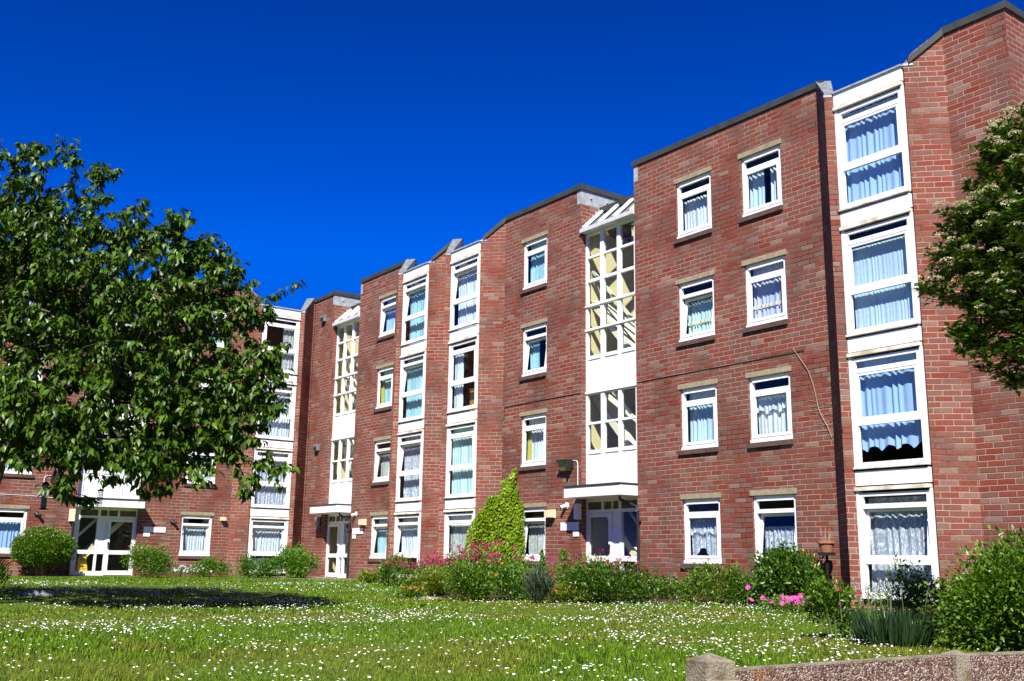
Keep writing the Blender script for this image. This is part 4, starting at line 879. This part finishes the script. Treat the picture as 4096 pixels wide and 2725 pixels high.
shrub('valerian', 'sparse crimson valerian in front of the entrance door under the big canopy', 'flowers', 20.1, -2.4, 0.85, 0.72, 2600, 0.085, LEAF_HERB, 'tall', 19, (P_CRIM, 26, 0.045, 0.30, 0.25, 'head'), group=GB)
shrub('herb_clump', 'dense dark green leafy mound in the bed before the entrance downpipe', 'plant', 21.2, -2.9, 0.85, 0.66, 2800, 0.085, LEAF_DARK, 'tall', 20, group=GB)
shrub('herb_clump', 'low dark weeds at the foot of the wall beside the entrance downpipe', 'plant', 20.8, -0.9, 0.85, 0.42, 1500, 0.08, LEAF_DARK, 'tall', 21, group=GB)
shrub('herb_clump', 'bushy green plant with dark red buds beneath the nearer lace window', 'plant', 22.3, -1.15, 0.55, 0.70, 1700, 0.085, LEAF_BUSH, 'tall', 22, (P_REDROSE, 6, 0.03, 0.18, 0.1, 'head'), group=GB)
shrub('herb_clump', 'feathery dark green weeds between two leafy bushes under the lace windows', 'plant', 23.1, -1.1, 0.48, 0.52, 1200, 0.08, LEAF_DARK, 'tall', 23, group=GB)
shrub('shrub', 'large glossy dark green bush carrying a terracotta planter in its branches', 'shrub', 24.15, -0.95, 0.66, 1.05, 3600, 0.11, LEAF_DARK, 'tall', 24, group=GB)
shrub('geranium', 'row of bright pink flowers at the lawn edge before the glossy bush', 'flowers', 25.45, -2.45, 0.55, 0.20, 900, 0.06, LEAF_HERB, 'low', 25, (P_PINK, 46, 0.06, 0.08, 0.18, 'open'), group=GB)
shrub('rose_bush', 'small rose bush with dark red blooms beside the sword-leaved clump', 'shrub', 29.78, -7.25, 0.36, 0.70, 1500, 0.062, LEAF_BUSH, 'tall', 26, (P_REDROSE, 9, 0.03, 0.10, 0.06, 'open'), group=GB)
shrub('rose_bush', 'rose bush with a few red blooms below the last bay window', 'shrub', 28.2, -3.2, 0.55, 0.75, 1500, 0.075, LEAF_BUSH, 'tall', 27, (P_REDROSE, 8, 0.03, 0.12, 0.1, 'open'), group=GB)
shrub('shrub', 'big tangled green bush behind the pebble-dashed garden wall', 'shrub', 31.55, -6.60, 1.02, 0.92, 7000, 0.075, LEAF_BUSH, 'tall', 28, (P_BLUE, 4, 0.02, 0.0, 0.1, 'open'), up_=0.2)
shrub('shrub', 'darker leafy bush at the end of the bed behind the tangled green bush', 'shrub', 30.9, -5.3, 0.75, 1.05, 3600, 0.08, LEAF_DARK, 'tall', 29, up_=0.2, flowers=(P_REDROSE, 7, 0.03, 0.15, 0.1, 'open'))
shrub('rose_bush', 'tall thin rose with long stems rising against the end wall', 'shrub', 31.3, -5.6, 0.30, 1.55, 700, 0.07, LEAF_BUSH, 'tall', 30, (P_REDROSE, 3, 0.035, 0.1, 0.05, 'open'), stems=14)
rng = np.random.default_rng(5)
# sword-leaved iris clump
ir = thing('iris_clump', (30.55, -7.45, gz1(30.55, -7.45)), 'dark clump of sword-shaped iris leaves next to the garden wall', 'plant', GB)
n = 520; a = rng.uniform(0, 2*np.pi, n); r = np.sqrt(rng.uniform(0, 1, n))*0.36; P = np.stack([30.62+np.cos(a)*r, -7.40+np.sin(a)*r, np.full(n, gz1(30.55, -7.45)-0.02)], 1)
D = np.stack([np.cos(a)*r*1.1, np.sin(a)*r*1.1, np.ones(n)], 1)+rng.normal(size=(n, 3))*0.12
V, F = leaves(P, D, rng.normal(size=(n, 3)), rng.uniform(0.22, 0.46, n), 0.075, 0.02, 0.05); part(npmesh('foliage', V, F, LEAF_IRIS), ir)
m = MB(); H = []
for i in range(16):
    a_, r_ = rng.uniform(0, 6.28), rng.uniform(0.1, 0.4); q = (30.5+math.cos(a_)*r_, -7.2+math.sin(a_)*r_, gz1(30.5, -7.4)); tp = (q[0]+rng.normal()*0.06, q[1]+rng.normal()*0.06, q[2]+rng.uniform(0.45, 0.72)); m.tube([q, tp], [0.006, 0.003], 4); H += [(tp[0]+rng.normal()*0.006, tp[1]+rng.normal()*0.006, tp[2]-0.02*j) for j in range(7)]
part(m.build('flower_stem', STEMG, recalc=False), ir)
H = np.array(H); V, F = leaves(H, np.array([0, 0, 1.0])+rng.normal(size=(len(H), 3))*0.5, rng.normal(size=(len(H), 3)), np.full(len(H), 0.035), 0.5); part(npmesh('flowers', V, F, P_LILAC), ir)

# ivy on the wall: leaves over an uneven outline that tapers to spires
def ivy(name, label, outline, n, lsize, mat, thick=0.2, seed=1, base=lambda u: 0*u):
    global rng
    rng = np.random.default_rng(seed); u0, u1 = min(o[0] for o in outline), max(o[0] for o in outline); z0, z1 = min(o[1] for o in outline), max(o[1] for o in outline)
    t = thing(name, ((u0+u1)/2, -0.05, z0), label, 'climber'); us = np.array([o[0] for o in outline]); zt = np.array([o[1] for o in outline])
    U = rng.uniform(u0, u1, n*3); Z = rng.uniform(z0, z1, n*3); top = np.interp(U, us, zt); ok = Z < top+rng.normal(size=n*3)*0.05
    U, Z = U[ok][:n], Z[ok][:n]; n = len(U); top = np.interp(U, us, zt)
    dep = thick*(0.35+0.65*np.clip((top-Z)/0.6, 0, 1))*(0.5+0.5*vnoise(U, Z, 0.35, seed)); Wd = dep*rng.uniform(0.5, 1.0, n)+0.02
    Wd = Wd+base(U); P = np.stack([U, -Wd, Z], 1); D = np.stack([rng.normal(size=n)*0.6, -0.35-0.3*rng.uniform(0, 1, n), -0.75+rng.normal(size=n)*0.35], 1); Nn = np.stack([rng.normal(size=n)*0.35, -np.ones(n), 0.55+rng.normal(size=n)*0.3], 1)
    V, F = leaves(P, D, Nn, lsize*rng.uniform(0.6, 1.25, n), 0.95, 0.08, 0.12); part(npmesh('foliage', V, F, mat), t)
    m = MB()
    for i in range(9):
        k = rng.integers(n); m.tube([((u0+u1)/2+rng.normal()*0.3*(u1-u0)*0.5, -0.06, z0), ((U[k]+(u0+u1)/2)/2, -0.04, (Z[k]+z0)/2), (U[k], -0.03, Z[k])], [0.014, 0.009, 0.004], 4)
    part(m.build('stem', DRYST, recalc=False), t); return t
ivy('ivy', 'bright yellow-green ivy climbing the brick wall to a tall spire', [(12.33, 0.4), (12.36, 1.6), (12.42, 1.9), (12.55, 2.15), (12.70, 2.45), (12.84, 2.75), (12.95, 3.05), (13.02, 3.0), (13.10, 2.95), (13.18, 3.1), (13.30, 3.45), (13.40, 3.40), (13.55, 3.40), (13.70, 3.60), (13.85, 3.78), (13.95, 3.75), (13.98, 3.3), (14.1, 2.9), (14.28, 2.75), (14.36, 2.3), (14.38, 1.8), (14.40, 0.4)], 9800, 0.078, LEAF_IVY, 0.26, 3, base=lambda u: np.clip(13.14-u, 0, 0.57))
ivy('ivy', 'thin strand of ivy climbing beside the entrance door', [(15.85, 0.4), (15.9, 1.2), (16.0, 1.55), (16.1, 1.35), (16.2, 0.9), (16.3, 0.4)], 420, 0.085, LEAF_DARK, 0.10, 4)
ivy('ivy', 'dark leafy sprig climbing below the window next to the ivy spire', [(14.7, 0.4), (14.8, 0.95), (15.05, 1.15), (15.2, 1.55), (15.3, 1.3), (15.45, 0.8), (15.5, 0.4)], 620, 0.09, LEAF_DARK, 0.18, 6)
ivy('ivy', 'curling green creeper hanging over the sill of the lace window', [(22.55, 0.5), (22.6, 1.22), (22.75, 1.30), (22.95, 1.1), (23.15, 1.12), (23.25, 0.9), (23.3, 0.5)], 520, 0.085, LEAF_BUSH, 0.14, 5)
rng = np.random.default_rng(9)
# dry creeper stem on the brick between window and bay
dv = thing('dry_vine', (24.5, -0.02, 3.7), 'bare dry creeper stem curving down the brick beside the last bay', 'climber')
m = MB(TF); path = [(23.72, 0.015, 5.7), (23.9, 0.02, 5.45), (24.10, 0.02, 5.15), (24.2, 0.02, 4.85), (24.25, 0.02, 4.6), (24.3, 0.02, 4.35), (24.38, 0.02, 4.15), (24.5, 0.02, 3.95), (24.58, 0.015, 3.72)]; m.tube(path, [0.006, 0.008, 0.009, 0.009, 0.009, 0.009, 0.010, 0.010, 0.008], 5)
part(m.build('stem', DRYST, recalc=False), dv)
m = MB(TF)
for i in range(20):
    z = rng.uniform(3.85, 4.5); u = np.interp(-z, [-p[2] for p in path], [p[0] for p in path]); s = rng.choice([-1, 1]); m.tube([(u, 0.015, z), (u+s*rng.uniform(0.08, 0.22), 0.012, z+rng.uniform(-0.01, 0.06)), (u+s*rng.uniform(0.22, 0.3), 0.012, z-rng.uniform(0, 0.05))], [0.004, 0.003, 0.002], 3)
part(m.build('rootlet', DRYST, recalc=False), dv)
# terracotta planter in the bush
pl = thing('planter', (24.62, -0.42, 1.43), 'small terracotta planter with dried stalks above the glossy bush', 'planter')
m = MB(); m.lathe((24.62, -0.42, 1.43), [(0.11, 0.0), (0.15, 0.16), (0.175, 0.17), (0.175, 0.22), (0.14, 0.22), (0.12, 0.18)], 16); part(m.build('pot', TERRA), pl)
m = MB()
for i in range(14): a_ = rng.uniform(0, 6.28); m.tube([(24.62+0.05*math.cos(a_), -0.42+0.05*math.sin(a_), 1.62), (24.62+0.10*math.cos(a_), -0.42+0.1*math.sin(a_), 1.73), (24.62+rng.uniform(0.03, 0.15)*math.cos(a_), -0.42+0.1*math.sin(a_), 1.85+rng.uniform(-0.05, 0.08))], [0.006, 0.005, 0.003], 4)
part(m.build('stalks', DRYST, recalc=False), pl)
m = MB(); m.box(24.50, 24.74, -0.54, -0.30, 1.37, 1.43); m.box(24.6, 24.64, -0.44, -0.40, 0.35, 1.37); part(m.build('stand', BLACK), pl)

# bird feeders hanging from the cherry tree
bf = thing('bird_feeder', (18.15, -13.2, 3.0), 'dark tube bird feeder hanging from the tree beside the floodlight', 'bird feeder', 'bird feeders in the tree')
c = at(178, 1988, 16.0); bf.location = c
m = MB(); m.lathe(c, [(0.05, -0.20), (0.085, -0.19), (0.03, -0.17)], 10); m.lathe(c, [(0.055, 0.17), (0.06, 0.19), (0.02, 0.24)], 10); part(m.build('cap', BLACK), bf)
m = MB(); m.lathe(c, [(0.045, -0.17), (0.045, 0.17)], 12); part(m.build('tube', plain('feeder_tube', (0.10, 0.10, 0.09), 0.15, 0.6)), bf)
k = int(np.argmin(np.linalg.norm(nodes1-np.array([c[0], c[1], c[2]+0.75]), axis=1))); q = nodes1[k]
m = MB(); m.tube([(c[0], c[1], c[2]+0.24), tuple(q)], 0.004, 4); part(m.build('hanger', BLACK, recalc=False), bf)
c = at(400, 1993, 15.6); c[2] += 0.0
bf = thing('bird_feeder', c, 'wire cage bird feeder hanging in front of the white canopy', 'bird feeder', 'bird feeders in the tree')
m = MB(); m.lathe(c, [(0.045, 0.11), (0.05, 0.12), (0.015, 0.14)], 12); part(m.build('cap', BLACK), bf)
m = MB()
for j in range(6): a_ = j*math.pi/3; m.tube([(c[0]+0.04*math.cos(a_), c[1]+0.04*math.sin(a_), c[2]-0.11), (c[0]+0.04*math.cos(a_), c[1]+0.04*math.sin(a_), c[2]+0.11)], 0.0025, 4)
for j in range(10): m.tube([(c[0]+0.04*math.cos(a_), c[1]+0.04*math.sin(a_), c[2]-0.11+j*0.024) for a_ in np.linspace(0, 2*math.pi, 11)], 0.003, 4, cap=False)
part(m.build('cage', BLACK, recalc=False), bf)
k = int(np.argmin(np.linalg.norm(nodes1-np.array([c[0], c[1], c[2]+0.5]), axis=1))); q = nodes1[k]
m = MB(); m.tube([(c[0], c[1], c[2]+0.13), tuple(q)], 0.004, 4); part(m.build('hanger', BLACK, recalc=False), bf)

# stones
def stone(name, label, x, y, s, mat, seed):
    r = random.Random(seed); bm = bmesh.new(); bmesh.ops.create_icosphere(bm, subdivisions=3, radius=1)
    for v in bm.verts:
        f = 1+0.18*math.sin(v.co.x*4+seed)+0.12*math.sin(v.co.y*5+v.co.z*3); v.co = Vector((v.co.x*s[0]*f, v.co.y*s[1]*f, max(-0.2, v.co.z)*s[2]*f))
    me = bpy.data.meshes.new(name); bm.to_mesh(me); bm.free(); me.materials.append(mat)
    for p in me.polygons: p.use_smooth = True
    o = bpy.data.objects.new(name, me); C.objects.link(o); o.location = (x, y, gz1(x, y)+0.0); return tag(o, label, 'stone')
stone('stone', 'grey rounded stone half hidden in grass at the edge of the tree shade', 15.6, -12.75, (0.16, 0.30, 0.10), plain('grey_stone', (0.18, 0.19, 0.19), 0.9, 0.2, var=0.3, vscale=9, bump=0.5), 2)
stone('stone', 'flat pale stone at the front edge of the flower bed', 18.6, -5.75, (0.22, 0.30, 0.06), CONC, 5)
# paving by the far door
m = MB(); m.box(1.5, 7.5, -2.6, -0.1, 0.40, 0.478); tag(m.build('path', PAVE), kind='structure')

# ------------------------------------------------------------------ garden wall
def pebbledash():
    m, t, b, N, L = new_mat('pebbledash'); tc = N('TexCoord')
    vo = N('TexVoronoi'); vo.inputs['Scale'].default_value = 80; vo.inputs['Randomness'].default_value = 1.0; L(tc.outputs['Object'], vo.inputs['Vector'])
    sp = N('SeparateColor'); L(vo.outputs['Color'], sp.inputs[0])
    cr = N('ValToRGB'); e = cr.color_ramp.elements; e[0].color = (0.06, 0.022, 0.014, 1); e[1].position = 1.0; e[1].color = (0.46, 0.40, 0.34, 1)
    for p_, c_ in ((0.25, (0.10, 0.045, 0.028, 1)), (0.5, (0.19, 0.115, 0.082, 1)), (0.72, (0.28, 0.20, 0.155, 1))): q = e.new(p_); q.color = c_
    L(sp.outputs[0], cr.inputs[0])
    n = N('TexNoise'); n.inputs['Scale'].default_value = 3.5; n.inputs['Detail'].default_value = 5; L(tc.outputs['Object'], n.inputs['Vector'])
    mr = N('MapRange'); mr.inputs['From Min'].default_value = 0.60; mr.inputs['From Max'].default_value = 0.68; mr.inputs['To Max'].default_value = 0.6; L(n.outputs['Fac'], mr.inputs['Value'])
    mx = N('Mix'); mx.data_type = 'RGBA'; L(mr.outputs['Result'], mx.inputs['Factor']); L(cr.outputs[0], mx.inputs['A']); mx.inputs['B'].default_value = (0.30, 0.11, 0.025, 1)
    de = N('MapRange'); de.inputs['From Min'].default_value = 0.35; de.inputs['From Max'].default_value = 0.75; de.inputs['To Min'].default_value = 1.0; de.inputs['To Max'].default_value = 0.25; L(vo.outputs['Distance'], de.inputs['Value'])
    L(mx.outputs['Result'], b.inputs['Base Color'])
    b.inputs['Roughness'].default_value = 0.75
    bp = N('Bump'); bp.inputs['Strength'].default_value = 1.0; bp.inputs['Distance'].default_value = 0.012; L(de.outputs['Result'], bp.inputs['Height']); L(bp.outputs[0], b.inputs['Normal'])
    return m
PEB = pebbledash()
A_ = Vector((32.865, -12.69)); B_ = Vector((33.30, -10.72)); dr_ = (B_-A_).normalized(); nr_ = Vector((dr_.y, -dr_.x))       # nr_ points to the street
gw = thing('garden_wall', (A_.x, A_.y, -0.42), 'low pebble-dashed concrete panel wall with weathered posts at the front of the garden', 'wall')
def along(s, o, z): p = A_+dr_*s+nr_*o; return (p.x, p.y, z)
LP = (B_-A_).length
def post(s, z1, hw, cap):
    m = MB(along); m.box(s-hw, s+hw, -hw, hw, -0.42, z1)
    i = m.pts([(s-hw, -hw, z1), (s+hw, -hw, z1), (s+hw, hw, z1), (s-hw, hw, z1), (s, 0, z1+cap)]); m.f = m.f[:1]+m.f[2:]+[(i, i+1, i+4), (i+1, i+2, i+4), (i+2, i+3, i+4), (i+3, i, i+4)]
    return m
part(post(0, 0.625, 0.105, 0.045).build('post', CONC), gw); part(post(LP, 0.615, 0.065, 0.03).build('post', CONC), gw); part(post(LP*2, 0.615, 0.065, 0.03).build('post', CONC), gw)
for s0, s1, zt_ in ((0.105, LP-0.065, (0.555, 0.60)), (LP+0.065, 2*LP-0.065, (0.60, 0.60))):
    m = MB(along); m.prism([(s0, -0.03), (s1, -0.03), (s1, 0.035), (s0, 0.035)], -0.42, [zt_[0], zt_[1], zt_[1], zt_[0]]); part(m.build('panel', PEB), gw)
    m = MB(along); m.prism([(s0, -0.035), (s1, -0.035), (s1, 0.028), (s0, 0.028)], [zt_[0]+0.002, zt_[1]+0.002, zt_[1]+0.002, zt_[0]+0.002], [zt_[0]+0.016, zt_[1]+0.016, zt_[1]+0.016, zt_[0]+0.016]); part(m.build('panel_top', CONC), gw)
# raked concrete kerb running from the first post towards the street
kb = thing('concrete_kerb', (A_.x, A_.y, -0.42), 'raked smooth concrete kerb running down from the first wall post', 'kerb')
m = MB(along); m.prism([(-0.05, 0.11), (0.12, 0.11), (0.55, 1.6), (0.40, 1.6)], -0.42, [0.52, 0.52, 0.18, 0.18]); part(m.build('kerb_stone', CONC), kb)

# ------------------------------------------------------------------ daisies in the lawn
n = 95000; ang = math.atan2(fw.y, fw.x)+rng.uniform(-0.5, 0.5, n); r = np.sqrt(rng.uniform(5.6**2, 30**2, n)); dx = CAM.x+r*np.cos(ang); dy = CAM.y+r*np.sin(ang)
dens = ss(0.46, 0.72, 0.55*vnoise(dx, dy, 1.9, 21)+0.45*vnoise(dx, dy, 0.55, 22))
prob = (0.12+0.88*dens)*np.where(r < 9, 0.95, np.where(r < 15, 0.6, 0.36))*np.where(dx < 9, 0.4, 1.0)
k = lawn_ok(dx, dy) & (rng.uniform(0, 1, n) < prob); dx, dy, r = dx[k], dy[k], r[k]; o_ = np.argsort(r); dx, dy, r = dx[o_], dy[o_], r[o_]
def daisy_geo(px, py, pz, az, rad, til):
    """petal disc (10-gon, rayed) and raised yellow centre"""
    V = []; n_ = 12
    for j in range(n_): a_ = 2*math.pi*j/n_+az; q = rad*(1.0 if j % 2 else 0.80); V.append((q*math.cos(a_), q*math.sin(a_), til*q*math.cos(a_)+0.003))
    return V, n_
proto = bpy.data.meshes.new('daisy'); Vd, n_ = daisy_geo(0, 0, 0, 0, 0.0095, 0.25)
m = MB(); i = m.pts([(a_, b_, c_+0.055) for a_, b_, c_ in Vd]+[(0, 0, 0.056)])
m.f += [(i+j, i+(j+1) % n_, i+n_) for j in range(n_)]; petm = m.mesh('petals', P_WHITE, recalc=False)
m = MB(); m.lathe((0, 0, 0.056), [(0.0042, 0.0), (0.0034, 0.0025), (0.0008, 0.0035)], 7); cenm = m.mesh('centre', P_YEL)
m = MB(); m.tube([(0, 0, -0.01), (0.002, 0.001, 0.03), (0, 0, 0.055)], 0.0011, 3); stm = m.mesh('stem', STEMG)
NI = 300
d0 = bpy.data.objects.new('daisy', petm); dC = bpy.data.objects.new('centre', cenm); dS = bpy.data.objects.new('stem', stm)
rr_ = random.Random(4)
for i in range(min(NI, len(dx))):
    a = d0.copy(); C.objects.link(a); a.location = (dx[i], dy[i], gz1(dx[i], dy[i])); s = rr_.uniform(0.75, 1.2); a.scale = (s, s, rr_.uniform(0.7, 1.15)); a.rotation_euler = (rr_.uniform(-0.2, 0.2), rr_.uniform(-0.2, 0.2), rr_.uniform(0, 6.28))
    tag(a, 'single white daisy in the mown grass nearest the garden wall and street', 'daisy', 'daisies scattered over the lawn')
    for ch in (dC, dS): c = ch.copy(); C.objects.link(c); c.parent = a
bpy.data.objects.remove(d0); bpy.data.objects.remove(dC); bpy.data.objects.remove(dS)
X_, Y_, R_ = dx[NI:], dy[NI:], r[NI:]; n = len(X_); rad = 0.0095*rng.uniform(0.75, 1.3, n)*(1+0.015*np.maximum(R_-9, 0)); hz = gz(X_, Y_)+rng.uniform(0.035, 0.075, n)
th = np.linspace(0, 2*np.pi, 8, endpoint=False); ring = np.stack([np.cos(th), np.sin(th), np.zeros(8)], 1); tx = rng.normal(size=(n, 1))*0.25; ty = rng.normal(size=(n, 1))*0.25
V = np.stack([X_[:, None]+ring[None, :, 0]*rad[:, None], Y_[:, None]+ring[None, :, 1]*rad[:, None], hz[:, None]+(ring[None, :, 0]*tx+ring[None, :, 1]*ty)*rad[:, None]+0.25*rad[:, None]], -1)
apex = np.stack([X_, Y_, hz], -1)[:, None, :]; V = np.concatenate([V, apex], 1).reshape(-1, 3); b0 = (np.arange(n)*9)[:, None, None]
tri = np.stack([np.arange(8), (np.arange(8)+1) % 8, np.full(8, 8)], 1)[None]; F = (b0+tri).reshape(-1, 3)
tag(npmesh('daisies', V, F, P_WHITE, smooth=False), 'countless white daisies further back across the lawn', 'daisies', 'daisies scattered over the lawn', 'stuff')
